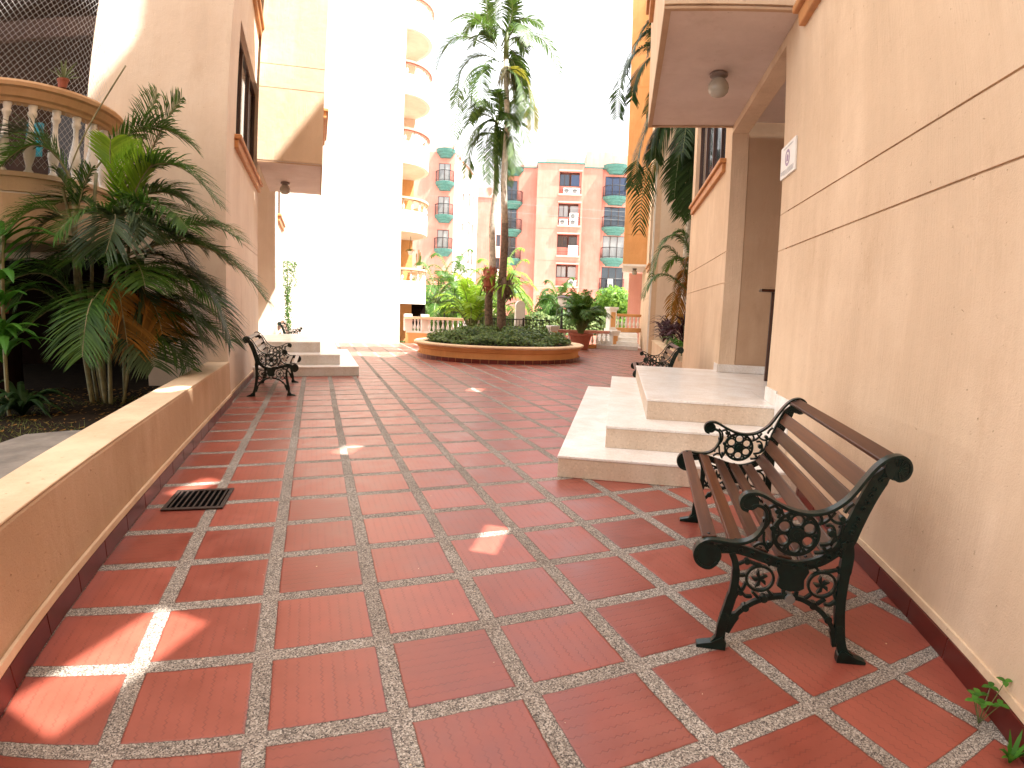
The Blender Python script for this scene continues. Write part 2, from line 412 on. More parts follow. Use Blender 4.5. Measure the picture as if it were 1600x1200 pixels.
# ------------------------------------------------------------------ low planter wall on the left
t = thing('planter_wall', 'low ochre plaster planter wall with pale cream top along the left of the paving', 'low wall')
b = MB(); b.box(-.63, -.385, -4, 5.41, 0, .482); b.build('wall', M['planter'], t, bevel=.012)
b = MB(); b.box(-.63, -.387, -4, 5.41, .4825, .492); b.build('cap', M['cap'], t, bevel=.004)
b = MB(); b.box(-.384, -.368, -4, 5.41, .092, .125); b.build('trim', M['cap'], t, bevel=.003)
def skirting(parent, O, D, Nn, a, b, h=.09, step=.33, thick=.014):
    s = MB(); s.cur = 0; x = a
    while x < b-.02:
        x2 = min(x+step-.006, b); s.obox(O, D, Nn, x, x2, .001, thick, .001, h-random.random()*.003); x += step
    o1 = s.build('skirting', M['skirt'], parent, bevel=.002)
    s = MB(); s.obox(O, D, Nn, a, b, .0005, thick-.005, .001, h-.006); s.build('grout', M['grout'], o1)
    return o1
skirting(t, (-.384, -4), (0, 1), (1, 0), 0, 9.41, .09)

# ------------------------------------------------------------------ left building
L = thing('apartment_building', 'peach plaster apartment building on the left with curved netted balcony and projecting entrance bay', 'building')
XW = -.405
W1 = MB()
wall(W1, (XW, 5.42), (0, 1), (1, 0), 0, 3.5, 0, 16, .25, holes=[(.72, 3.42, 3.26, 4.75), (.72, 3.42, 5.72, 7.3)], grooves=[1.62, 2.0])
# south gable
wall(W1, (-.405-.2505, 5.42), (-1, 0), (0, -1), 0, 1.28, 0, 16, .25, holes=[(.62, 1.28, 0, 1.64)])
wall(W1, (-1.936, 5.42), (-1, 0), (0, -1), 0, 6, 1.64, 2.2, .25)
wall(W1, (-1.936, 5.42), (-1, 0), (0, -1), 0, 6, 5.3, 16, .25)
W1.box(-.405, -.402, 5.415, 5.4199, .0, .1)
W1.build('wall', M['peach_l'], L)
W2 = MB()   # entrance recess and second stretch of wall
wall(W2, (-.29, 11.35), (0, 1), (1, 0), .0, 2.9, 0, 16, .25, holes=[(.9, 2.7, 3.26, 4.7)], grooves=[1.62, 2.0])
wall(W2, (-.5405, 11.35), (-1, 0), (0, -1), 0, 1.6, 0, 16, .25)
wall(W2, (-2.1, 8.9), (0, 1), (1, 0), .0, 2.5, 0, 16, .2)
wall(W2, (-.66, 8.92), (-1, 0), (0, 1), 0, 1.5, 0, 16, .2)
W2.build('wall', M['peach_l'], L)
b = MB(); wall(b, (-.36, 8.3), (1, 0), (0, -1), 0, 1.04, 3.52, 16, .2, grooves=[4.71, 5.1]); wall(b, (.68, 8.5005), (0, 1), (1, 0), 0, 2.35, 3.521, 16, .2, holes=[(.3, 1.9, 4.6, 6.0), (.3, 1.9, 7.2, 8.6)])
b.build('entrance_bay', M['peach'], L)
b = MB(); b.box(-.36, .67, 8.31, 10.85, 3.50, 3.519); b.build('soffit', M['soffit'], L)
b = MB(); b.box(-.36, .68, 8.3, 8.33, 3.485, 3.4995); b.box(.655, .68, 8.331, 10.85, 3.485, 3.4995); b.build('drip_edge', M['tan'], L)
window(L, (.68, 8.5), (0, 1), (1, 0), .3, 1.9, 4.6, 6.0, sill='sill')
window(L, (XW, 5.42), (0, 1), (1, 0), .72, 3.42, 3.26, 4.75, sill='sill', cur='glass_p', mull=2)
window(L, (XW, 5.42), (0, 1), (1, 0), .72, 3.42, 5.72, 7.3, sill='sill', mull=2)
window(L, (-.29, 11.35), (0, 1), (1, 0), .9, 2.7, 3.26, 4.7, sill='sill', pane='glass_p')
skirting(L, (XW, 5.42), (0, 1), (1, 0), .0, 2.45, .085)
b = MB(); b.obox((XW, 5.42), (0, 1), (1, 0), 0, 2.45, .0005, .012, .0855, .11); b.build('trim', M['cap'], L)
# curved balcony
BC = (-2.95, 5.3)
def arc(c, r, a0, a1, n): return [(c[0]+r*math.cos(a0+(a1-a0)*i/n), c[1]+r*math.sin(a0+(a1-a0)*i/n)) for i in range(n+1)]
A0, A1 = rad(4), rad(-184)
bal = MB()
for r, z0, z1 in ((1.33, 1.72, 2.15), (1.34, 2.17, 2.30), (1.37, 2.301, 2.345)):
    bal.sweep_wall(arc(BC, r, A0, A1, 40), .16 if z1 < 2.3 else .2, z0, z1)
bo = bal.build('balcony', M['peach'], L)
bal = MB(); bal.sweep_wall(arc(BC, 1.315, A0, A1, 40), .14, 2.151, 2.169); bal.build('groove', M['white'], bo)
bal = MB()
prof = [(1.22, 2.99), (1.345, 2.99), (1.355, 3.02), (1.385, 3.035), (1.40, 3.07), (1.41, 3.10), (1.44, 3.115), (1.445, 3.15), (1.43, 3.175), (1.40, 3.185), (1.20, 3.185), (1.19, 3.16), (1.22, 3.12), (1.22, 2.99)]
bal.lathe(prof, (BC[0], BC[1], 0), 48, A0, A1); bal.build('handrail', M['tanp'], bo)
bal = MB(); bal.lathe([(0, 1.715), (1.33, 1.715), (1.33, 1.7), (0, 1.7)], (BC[0], BC[1], 0), 40, A0, A1); bal.lathe([(0, 2.3), (1.3, 2.3), (1.3, 2.28), (0, 2.28)], (BC[0], BC[1], 0), 40, A0, A1); bal.build('floor_slab', M['tan'], bo)
BP = [(.045, 0), (.05, .02), (.03, .04), (.028, .07), (.05, .14), (.062, .2), (.055, .27), (.035, .36), (.026, .44), (.028, .52), (.045, .545), (.05, .57), (.036, .59), (.045, .62), (.045, .645)]
def baluster(mb, x, y, z, s=1, n=10, zs=1): mb.lathe([(r*s, q*zs) for r, q in BP], (x, y, z), n)
for i in range(17):
    a = rad(-2)-i*rad(11.1); m_ = MB(); baluster(m_, BC[0]+1.28*math.cos(a), BC[1]+1.28*math.sin(a), 2.346, 1); m_.build('baluster', M['white'], bo, smooth=True)
# dark room behind, awning and net
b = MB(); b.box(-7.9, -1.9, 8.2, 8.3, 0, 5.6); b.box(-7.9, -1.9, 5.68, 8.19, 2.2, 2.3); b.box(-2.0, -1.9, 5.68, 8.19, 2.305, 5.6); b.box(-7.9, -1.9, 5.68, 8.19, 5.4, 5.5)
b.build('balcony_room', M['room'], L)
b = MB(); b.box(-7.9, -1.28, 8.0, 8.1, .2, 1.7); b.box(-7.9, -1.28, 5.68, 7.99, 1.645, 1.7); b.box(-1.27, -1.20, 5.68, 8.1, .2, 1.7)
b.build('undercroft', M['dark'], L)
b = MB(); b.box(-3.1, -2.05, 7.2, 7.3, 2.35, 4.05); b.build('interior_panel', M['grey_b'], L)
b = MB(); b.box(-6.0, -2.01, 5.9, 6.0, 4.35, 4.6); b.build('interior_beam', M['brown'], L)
b = MB()
for i in range(14): b.tube([(-5.2, 5.35-.05*i, 4.85-.035*i), (-2.5-.035*i, 5.35-.05*i, 4.85-.035*i)], .034, 8)
b.build('rolled_awning', M['grey_b'], L)
b = MB()
def netp(s, z): a = -s/1.34; return (BC[0]+1.30*math.cos(a), BC[1]+1.30*math.sin(a), z)
Lh = 1.34*PI
k = -2.3
while k < Lh+2.5:
    for sg in (1, -1):
        pts = []
        for i in range(13):
            z = 2.4+2.95*i/12; s_ = k+sg*(z-3.3)*.95
            if .02 < s_ < Lh: pts.append(netp(s_, z))
        if len(pts) > 1: b.tube(pts, .0017, 3, cap=False)
    k += .068
b.build('safety_net', M['net'], L)
b = MB(); b.box(-2.28, -2.12, 4.72, 4.78, 2.60, 2.93)
tag(b.build('towel', M['blue']), 'bright blue cloth hung behind the white balusters of the curved balcony', 'cloth')
# aloe in a pot on the handrail
t = thing('potted_aloe', 'small spiky aloe in a terracotta pot on the curved balcony handrail', 'potted plant', (-1.83, 4.46, 3.186)); t.scale = (.72, .72, .72)
b = MB(); b.lathe([(0, 0), (.055, 0), (.075, .1), (.085, .1), (.085, .12), (.07, .12), (.065, .1), (0, .1)], n=14); b.build('pot', M['terracotta'], t, smooth=False)
def blade(mb, p0, p1, p2, w, n=5, cup=.0, side=None):
    """tapering leaf along a quadratic curve"""
    p0, p1, p2 = Vector(p0), Vector(p1), Vector(p2); vs = []
    for i in range(n+1):
        t_ = i/n; p = p0*(1-t_)**2+p1*2*t_*(1-t_)+p2*t_*t_; tg = ((p1-p0)*(1-t_)+(p2-p1)*t_)
        if tg.length < 1e-6: tg = p2-p0
        tg.normalize(); sd = side if side is not None else tg.cross(Vector((0, 0, 1)))
        if sd.length < .05: sd = Vector((1, 0, 0))
        sd = sd.normalized(); ww = w*(math.sin(PI*min(1, (.12+.88*t_)))**.7 if i < n else 0)*.5
        up = tg.cross(sd).normalized()*cup*ww
        vs += [p-sd*ww+up, p, p+sd*ww+up]
    fs = []
    for i in range(n): a = i*3; fs += [(a, a+3, a+4, a+1), (a+1, a+4, a+5, a+2)]
    mb.add(vs, fs)
b = MB()
for i in range(12):
    a = i*2.4; l = random.uniform(.16, .3); h = random.uniform(.06, .26)
    blade(b, (0, 0, .1), (math.cos(a)*l*.4, math.sin(a)*l*.4, .1+h*.8), (math.cos(a)*l, math.sin(a)*l, .1+h), .035, 5, .4)
b.build('leaves', M['l_aloe'], t)

# ------------------------------------------------------------------ right building (built in its own frame: x = v, y = u)
R = thing('apartment_building', 'peach plaster apartment building on the right with entrance recess beneath a projecting bay', 'building', (0, 0, 0), -TH)
V = 2.5
D_, N_ = (0, 1), (-1, 0)
W3 = MB()
light_slots = [(2.62, 2.92, 5.5, 5.85), (-.27, .42, 4.46, 4.98), (1.38, 1.72, 6.28, 6.62), (2.0, 2.3, 8.05, 8.42), (1.38, 1.72, 2.98, 3.30)]  # openings added out of view so sun patches fall on the paving
wall(W3, (V, 0), D_, N_, -9, 3.88, 0, 15, .07, holes=[(-1.0, 1.2, 3.0, 3.0001)]+[s for s in light_slots if s[2] > 3.1 or 1]+[(2.05, 3.3, 3.5, 4.9)], grooves=[1.74, 2.035])
w_ = W3.build('wall', M['peach'], R)
W4 = MB()
wall(W4, (V, 0), D_, N_, 6.17, 9.95, 0, 15, .2, holes=[(6.62, 9.6, 3.24, 4.7), (6.2, 6.55, 5.25, 5.95)], grooves=[1.615, 2.0])  # small upper opening added to let one more sun patch through
wall(W4, (V, 0), D_, N_, 3.8805, 6.1695, 3.62, 15, .2)
W4.box(V+.2005, 5.6, 9.75, 9.95, 0, 15)
W4.build('wall', M['peach'], R)
b = MB()   # recess
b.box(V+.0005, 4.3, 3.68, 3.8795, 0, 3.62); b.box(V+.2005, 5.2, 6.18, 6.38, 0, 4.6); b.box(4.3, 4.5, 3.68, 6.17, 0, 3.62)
b.build('recess_wall', M['tan'], R)  # tan darker than the facade plaster; recess shade put into the colour
b = MB(); b.box(V+.0, 4.299, 3.8805, 6.1695, 3.58, 3.615)
b.build('recess_ceiling', M['soffit'], R)
b = MB(); b.box(V-.001, V+.19, 3.881, 6.169, 3.44, 3.578); b.build('lintel', M['peach'], R, bevel=.004)
b = MB()
wall(b, (1.47, 3.42), (1, 0), (0, -1), 0, V-1.471, 3.54, 15, .2)
wall(b, (1.47, 3.6205), D_, N_, 0, 2.53, 3.541, 15, .2, holes=[(.5, 1.9, 4.7, 6.1), (.5, 1.9, 7.4, 8.8)])
b.box(1.6705, V-.001, 5.95, 6.15, 3.542, 15)
b.build('entrance_bay', M['peach'], R)
b = MB(); b.box(1.50, V-.002, 3.45, 6.13, 3.52, 3.539); b.build('soffit', M['soffit'], R)
b = MB(); b.box(1.47, 1.52, 3.42, 6.15, 3.50, 3.5195); b.box(1.5205, V-.002, 3.42, 3.46, 3.50, 3.5195); b.box(1.5205, V-.002, 6.12, 6.15, 3.50, 3.5195); b.build('drip_edge', M['tan'], R)
window(R, (1.47, 3.62), D_, N_, .5, 1.9, 4.7, 6.1, sill='sill')
window(R, (V, 0), D_, N_, 6.62, 9.6, 3.24, 4.7, sill='sill', cur='curtain', pane='glass', mull=3)
window(R, (V, 0), D_, N_, 2.05, 3.3, 3.52, 4.9, sill='sill', depth=.06)
skirting(R, (V, 0), D_, N_, -2, 2.84, .088, .30, .016)
b = MB(); b.obox((V, 0), D_, N_, -9, 2.84, .0005, .011, .0885, .118); b.build('trim', M['cap'], R)
for q in ((V-.013, V-.0005, 3.56, 3.88, .501, .62), (V-.0125, V-.0005, 3.2, 3.555, .331, .60), (V+.001, V+1.5, 6.158, 6.169, .502, .60), (V-.012, V-.0005, 6.17, 6.42, .502, .6)):
    b = MB(); b.box(*q); b.build('stone_skirting', M['terr'], R, bevel=.002)
b = MB(); b.box(4.4, 4.47, 9.9505, 15.2, 0, 13.8); b.build('wall', M['peach_l'], R)
# marks left on the soffit
# sign
t = thing('wall_sign', 'white plastic notice plate with a purple ring emblem on the peach wall beside the entrance', 'sign', (*xy(3.70, V-.001), 2.445), -TH)
b = MB(); b.box(-.016, 0, -.19, .19, -.128, .128); b.build('plate', M['white'], t, bevel=.003)
M['mauve'] = plain('mauve_print', (.33, .22, .34), .5, var=.08); M['print'] = plain('grey_print', (.30, .31, .34), .6)
b = MB()
ringv = []
for i in range(28):
    a = 2*PI*i/28
    for q in (.066, .044): ringv.append((-.0175, q*math.cos(a)*.95, .012+q*math.sin(a)))
b.add(ringv, [(i*2, (i*2+2) % 56, (i*2+3) % 56, i*2+1) for i in range(28)])
b.add([(-.0175, -.02, -.02), (-.0175, .03, -.012), (-.0175, .022, .03), (-.0175, -.004, .042), (-.0175, -.028, .018)], [(0, 1, 2, 3, 4)])
b.build('emblem', M['mauve'], t)
b = MB()
def strokes(z, y0, y1, h, n):
    y = y0
    while y < y1:
        w = random.uniform(.004, .011)
        b.add([(-.0176, y, z), (-.0176, y+w, z), (-.0176, y+w, z+h), (-.0176, y, z+h)], [(0, 1, 2, 3)]); y += w+random.choice((.002, .002, .006))
strokes(.094, -.14, .10, .009, 0)
for k_ in range(4): strokes(-.078-.011*k_, -.165, .165-(.08 if k_ == 3 else 0), .0055, 0)
b.build('lettering', M['print'], t)

# slim dark wooden stand in the recess
t = thing('wooden_stand', 'slim dark wooden stand with a small ledge just inside the right hand entrance', 'stand', (*xy(5.38, 2.87), .502), -TH)
b = MB(); b.box(.0, .045, -.015, .015, 0, .98); b.build('post', M['brown'], t, bevel=.003)
b = MB(); b.box(-.12, .08, -.06, .06, .98, 1.01); b.build('ledge', M['wood'], t, bevel=.003)

# entrance steps
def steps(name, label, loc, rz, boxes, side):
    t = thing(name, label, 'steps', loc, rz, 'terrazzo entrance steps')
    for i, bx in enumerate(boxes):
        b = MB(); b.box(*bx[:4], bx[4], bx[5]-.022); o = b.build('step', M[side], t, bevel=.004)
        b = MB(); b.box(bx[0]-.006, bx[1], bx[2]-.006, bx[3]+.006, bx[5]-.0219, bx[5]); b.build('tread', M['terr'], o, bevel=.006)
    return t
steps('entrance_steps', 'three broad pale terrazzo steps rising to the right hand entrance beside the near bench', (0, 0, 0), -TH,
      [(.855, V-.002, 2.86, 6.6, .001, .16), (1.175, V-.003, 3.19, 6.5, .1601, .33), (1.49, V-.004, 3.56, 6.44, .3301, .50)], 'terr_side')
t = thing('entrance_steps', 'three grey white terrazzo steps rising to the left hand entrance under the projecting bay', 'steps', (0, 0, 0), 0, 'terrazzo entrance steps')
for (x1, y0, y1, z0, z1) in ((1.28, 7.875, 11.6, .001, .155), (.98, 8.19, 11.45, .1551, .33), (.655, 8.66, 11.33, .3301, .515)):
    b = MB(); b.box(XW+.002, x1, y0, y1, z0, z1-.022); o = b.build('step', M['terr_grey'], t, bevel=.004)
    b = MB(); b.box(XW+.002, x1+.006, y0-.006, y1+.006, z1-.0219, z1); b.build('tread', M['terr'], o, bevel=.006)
b = MB(); b.box(-2, XW+.0015, 8.93, 11.3, .33, .513); b.build('landing', M['terr'], t)
b = MB(); b.box(V-.0035, 4.29, 3.882, 6.178, .33, .4985); r_ = b.build('landing', M['terr'], R)

# ceiling lamps
def globe(name, label, loc):
    t = thing(name, label, 'ceiling lamp', loc, 0, 'globe lamps under the entrance bays')
    b = MB(); b.lathe([(0, 0), (.075, 0), (.085, -.015), (.085, -.03), (.06, -.045), (.055, -.06), (0, -.06)], n=24); b.build('fitting', M['collar'], t)
    b = MB(); b.lathe([(.052, -.058), (.07, -.075), (.092, -.11), (.098, -.145), (.09, -.185), (.065, -.215), (.03, -.23), (0, -.233)], n=28); b.build('globe', M['lamp'], t, smooth=True)
globe('ceiling_lamp', 'round opal globe lamp under the right hand entrance bay', (*xy(4.63, 2.07), 3.519))
globe('ceiling_lamp', 'round opal globe lamp under the left hand entrance bay', (0.0, 9.85, 3.499))

# drain grate
t = thing('drain_grate', 'rusty rectangular cast iron drain grate set in the red tiles', 'drain grate', (-.098, 2.035, .002), rad(-3))
b = MB(); b.box(-.155, .155, -.16, .16, 0, .002); b.build('pit_shade', M['pit_black'], t)  # flat black sheet standing in for the darkness of a deep pit
b = MB()
b.box(-.17, .17, -.175, -.145, .0025, .010); b.box(-.17, .17, .145, .175, .0025, .010); b.box(-.17, -.148, -.1449, .1449, .0025, .010); b.box(.148, .17, -.1449, .1449, .0025, .010)
b.build('frame', M['grate'], t, bevel=.002)
b = MB()
for i in range(9): b.box(-.1315+i*.0329-.005, -.1315+i*.0329+.005, -.1449, .1449, .003, .0075)
b.build('bars', M['grate'], t)

# ------------------------------------------------------------------ benches: x = depth (front to back), y = length
def make_bench(label):
    t = thing('park_bench', label, 'bench', group='iron and timber benches')
    LEN = 1.235
    def side(y0):
        d = .034; ym = y0+d/2
        m = MB()
        # seat rail and scrolls (deep flange)
        arm = cat_rom([(.118, .530), (.098, .538), (.092, .562), (.106, .585), (.141, .592), (.172, .582), (.209, .563), (.251, .546), (.293, .537), (.335, .538), (.379, .552), (.424, .586), (.452, .622), (.478, .666), (.504, .706), (.530, .734), (.556, .750), (.585, .754), (.608, .74), (.617, .715), (.608, .688), (.585, .676), (.566, .684)])
        m.ribbon(arm, .011, y0, y0+d)
        seat = cat_rom([(.036, .334), (.010, .310), (-.024, .320), (-.042, .350), (-.034, .384), (-.008, .406), (.025, .411), (.075, .408), (.115, .414), (.145, .430), (.166, .456), (.178, .490), (.178, .525), (.166, .545), (.145, .552), (.128, .545)])
        m.ribbon(seat, .011, y0, y0+d)
        # broad plates
        k0, k1 = y0+.009, y0+.025
        m.disc((.004, .357), .044, y0+.003, y0+.031, 20); m.disc((.122, .560), .028, y0+.004, y0+.030, 18)
        m.disc((.573, .714), .040, y0+.003, y0+.031, 20)
        for i in range(9):   # shell ribs on the back scroll
            a = rad(-70+i*22); m.ribbon([(.573+.008*math.cos(a), .714+.008*math.sin(a)), (.573+.036*math.cos(a), .714+.036*math.sin(a))], [.003, .008], y0-.002, y0+.0028)
        rail = cat_rom([(.0, .372), (.05, .383), (.10, .386), (.15, .376), (.20, .362), (.25, .350), (.30, .347), (.345, .358), (.385, .378), (.42, .408)])
        m.ribbon(rail, [.045, .046]+[.034]*(len(rail)-2), k0, k1)
        back = cat_rom([(.425, .40), (.452, .45), (.468, .51), (.486, .57), (.508, .63), (.532, .68), (.556, .712)])
        m.ribbon(back, [.055]*(len(back)-6)+[.05, .045, .04, .035, .03, .03], k0, k1)
        for i in range(13):  # beads along the back
            q = back[int((i+.5)*(len(back)-1)/13)]; m.disc(q, .0085, y0+.004, y0+.030, 10, r2=.0045)
        for i in range(10):
            q = rail[int((i+.5)*(len(rail)-1)/10)]; m.disc(q, .0085, y0+.004, y0+.030, 10, r2=.0045)
        # flower
        c = (.283, .462)
        m.disc(c, .080, k0, k1, 36, r2=.068); m.disc(c, .026, y0+.004, y0+.030, 20); m.disc(c, .012, y0, y0+.034, 14)
        for i in range(6):
            a = rad(90+i*60); m.disc((c[0]+.047*math.cos(a), c[1]+.047*math.sin(a)), .0255, k0, k1, 18, r2=.0175)
        for i in range(6):
            a = rad(60+i*60); m.ribbon([(c[0]+.055*math.cos(a), c[1]+.055*math.sin(a)), (c[0]+.072*math.cos(a), c[1]+.072*math.sin(a))], [.010, .016], k0, k1)
        th_ = .009
        for q in ([(.178, .47), (.192, .50), (.188, .535), (.168, .556)], [(.196, .395), (.182, .425), (.178, .46)], [(.20, .40), (.21, .42), (.214, .445)],
                  [(.186, .545), (.205, .552), (.222, .535), (.217, .512)], [(.36, .505), (.38, .52), (.40, .55)], [(.365, .43), (.40, .44), (.425, .47), (.43, .51)],
                  [(.375, .545), (.395, .52), (.42, .512), (.445, .525)], [(.40, .44), (.41, .47), (.398, .50), (.375, .50)], [(.352, .40), (.38, .405), (.405, .425)],
                  [(.15, .40), (.17, .415), (.19, .41), (.20, .39)], [(.43, .55), (.44, .57), (.455, .585)], [(.35, .538), (.36, .52), (.355, .50)], [(.225, .545), (.23, .53), (.24, .522)]):
            m.ribbon(cat_rom(q), th_, k0, k1)
        for q, r in (((.178, .50), .010), ((.205, .475), .010), ((.155, .43), .006), ((.398, .475), .013), ((.425, .53), .010), ((.212, .535), .008), ((.20, .418), .008), ((.38, .42), .007)):
            m.disc(q, r, y0+.006, y0+.028, 10)
        # back leg, front leg, arch
        bl = cat_rom([(.452, .45), (.462, .40), (.462, .33), (.463, .26), (.468, .20), (.478, .14), (.490, .085), (.507, .04), (.530, .014)])
        m.ribbon(bl, [.040]*10+[.034]*(len(bl)-16)+[.034, .036, .040, .044, .046, .040], k0-.004, k1+.004)
        m.add([(.487, y, z) if 0 else (x, y, z) for y in (y0, y0+d) for (x, z) in ((.490, 0), (.592, 0), (.592, .010), (.555, .022), (.50, .05), (.488, .03))],
              [(0, 1, 2, 3, 4, 5), (11, 10, 9, 8, 7, 6)]+[(i, (i+1) % 6, 6+(i+1) % 6, 6+i) for i in range(6)])
        fl = cat_rom([(.082, .372), (.098, .335), (.104, .29), (.103, .24), (.097, .19), (.088, .14), (.080, .09), (.078, .045), (.06, .016)])
        m.ribbon(fl, [.022]*8+[.026]*10+[.032]*(len(fl)-18), k0-.004, k1+.004)
        m.add([(x, y, z) for y in (y0, y0+d) for (x, z) in ((.0, 0), (.102, 0), (.102, .03), (.085, .05), (.05, .026), (0, .012))],
              [(0, 1, 2, 3, 4, 5), (11, 10, 9, 8, 7, 6)]+[(i, (i+1) % 6, 6+(i+1) % 6, 6+i) for i in range(6)])
        arch = cat_rom([(.094, .07), (.112, .118), (.136, .158), (.172, .192), (.212, .214), (.252, .226), (.294, .232), (.336, .226), (.378, .206), (.414, .180), (.446, .142), (.468, .10), (.48, .06)])
        m.ribbon(arch, [.030]*8+[.017]*(len(arch)-16)+[.030]*8, k0-.002, k1+.002)
        for q in ((.150, .172), (.208, .214), (.376, .208), (.434, .160), (.083, .13), (.478, .13)): m.disc(q, .014, y0+.004, y0+.03, 10)
        # lower scrolls
        for cx, s in ((.186, 1), (.394, -1)):
            m.disc((cx, .287), .050, k0, k1, 28, r2=.041)
            for i in range(5):
                a = rad(30+i*72); r0 = .034 if i % 2 else .028
                m.ribbon([(cx, .285), (cx+r0*.6*math.cos(a+.25), .285+r0*.6*math.sin(a+.25)), (cx+r0*math.cos(a), .285+r0*math.sin(a))], [.008, .013, .003], k0, k1)
            for q in ([(cx-s*.076, .332), (cx-s*.05, .345), (cx-s*.02, .338), (cx, .335)], [(cx-s*.072, .256), (cx-s*.058, .235), (cx-s*.04, .215), (cx-s*.018, .216)],
                      [(cx+s*.02, .338), (cx+s*.035, .352), (cx+s*.055, .350)], [(cx-s*.082, .30), (cx-s*.066, .29), (cx-s*.05, .295)],
                      [(cx-s*.045, .265), (cx-s*.052, .24), (cx-s*.066, .225), (cx-s*.074, .205)], [(cx+s*.03, .248), (cx+s*.042, .235), (cx+s*.05, .228)], [(cx-s*.02, .235), (cx-s*.005, .222), (cx+s*.005, .212)]):
                m.ribbon(cat_rom(q), .0095, k0, k1)
            m.disc((cx-s*.05, .345), .011, k0-.002, k1+.002, 10); m.disc((cx-s*.058, .226), .010, k0-.002, k1+.002, 10)
        m.add([(x, y, z) for y in (k0-.001, k1+.001) for (x, z) in ((.245, .268), (.260, .258), (.29, .252), (.322, .258), (.336, .268), (.332, .30), (.345, .33), (.335, .352), (.245, .352), (.236, .33), (.248, .30))],
              [tuple(range(11)), tuple(range(21, 10, -1))]+[(i, (i+1) % 11, 11+(i+1) % 11, 11+i) for i in range(11)])
        m.ribbon([(.27, .255), (.272, .232)], .012, k0, k1); m.ribbon([(.315, .255), (.313, .232)], .012, k0, k1)
        o = m.build('side_frame', M['iron'], t, bevel=.0018)
        b = MB(); b.disc((.293, .226), .017, y0-.001, y0+.035, 16); b.build('boss', M['grate'] if False else M['ac_d'], o)
        return o
    side(0); side(LEN)
    slats = [(.004, .410, 8, .050), (.096, .399, -5, .050), (.180, .380, -10, .050), (.262, .362, -6, .050), (.338, .362, 16, .052),
             (.402, .412, 56, .056), (.440, .487, 66, .060), (.470, .563, 68, .060), (.503, .642, 64, .060), (.556, .736, 22, .056)]
    for i, (x, z, a, w) in enumerate(slats):
        b = MB(); b.box(-w/2, w/2, .028, LEN+.006, -.009, .009)
        o = b.build('seat_slat' if i < 5 else 'back_slat', M['wood'], t, bevel=.0035, loc=(x, 0, z)); o.rotation_euler = (0, -rad(a), 0)
        for yy in (.045, LEN-.012):
            bb = MB(); bb.lathe([(.006, 0), (.005, .004), (0, .005)], (0, yy, .009), 8); bb.build('bolt', M['iron_b'], o)
    return t
M['ac_d'] = plain('worn_grey_metal', (.22, .22, .21), .45, metal=.5)
bench = make_bench('large green black cast iron bench with brown timber slats in the right foreground')
az = rad(36.0)
bench.location = (1.852, .010, .001); bench.rotation_euler = (0, 0, -rad(34.5))
def place(label, loc, rz):
    c = copy_tree(bench); c['label'] = label; c.location = loc; c.rotation_euler = (0, 0, rz); return c
# facing +x along the left wall: depth axis points to -x
place('dark iron bench against the left wall just before the grey entrance steps', (.325, 7.14, .001), PI)
place('dark iron bench mostly hidden behind the broad pale terrazzo steps', (*xy(6.66, 1.50), .001), -TH)
place('dark iron bench beyond the grey stepped landing with only its top showing', (.33, 13.2, .001), PI)

# ------------------------------------------------------------------ foliage
def frond(mb, p0, p1, p2, L, n=34, w=.018, droop=.35, fwd=.55, stalk=None, up=.25, seg=3, bare=.12, rev=1.0):
    """feather leaf: rachis on a quadratic curve, paired drooping leaflets"""
    p0, p1, p2 = Vector(p0), Vector(p1), Vector(p2)
    def P(t): return p0*(1-t)**2+p1*2*t*(1-t)+p2*t*t
    def T(t): 
        d = (p1-p0)*(1-t)+(p2-p1)*t
        return d.normalized() if d.length > 1e-6 else (p2-p0).normalized()
    if stalk is not None: stalk.tube([P(i/8) for i in range(9)], [w*.55*(1-.75*i/8)+.0012 for i in range(9)], 5, cap=False)
    for i in range(n):
        t = bare+(1-bare)*(i+.5)/n; p = P(t); tg = T(t)
        sd = tg.cross(Vector((0, 0, 1)))
        if sd.length < .15: sd = tg.cross(Vector((.3, 1, 0)))
        sd.normalize(); nu = sd.cross(tg).normalized()
        ll = L*(math.sin(PI*(.14+.80*(i+.5)/n))**.6)*random.uniform(.85, 1.08)
        for s in (-1, 1):
            if random.random() < .03: continue
            d0 = (sd*s*rev+tg*fwd+nu*up*random.uniform(.6, 1.3)+Vector((random.uniform(-.07, .07),)*3)).normalized()
            q0 = p; q1 = p+d0*ll*.5; q2 = p+d0*ll*.93+Vector((0, 0, -droop*ll*random.uniform(.6, 1.3)))
            vs = []
            sw = d0.cross(nu)
            if sw.length < .1: sw = tg
            sw = (sw.normalized()+tg*.3).normalized()
            for k in range(seg+1):
                u = k/seg; q = q0*(1-u)**2+q1*2*u*(1-u)+q2*u*u
                ww = w*(.55 if k == 0 else (1.0 if k < seg else .0))*(1-.25*u)*.5
                if k < seg: vs += [q-sw*ww, q+sw*ww]
                else: vs += [q]
            fs = [(2*k, 2*k+2, 2*k+3, 2*k+1) for k in range(seg-1)]+[(2*seg-2, 2*seg, 2*seg-1)]
            mb.add(vs, fs)

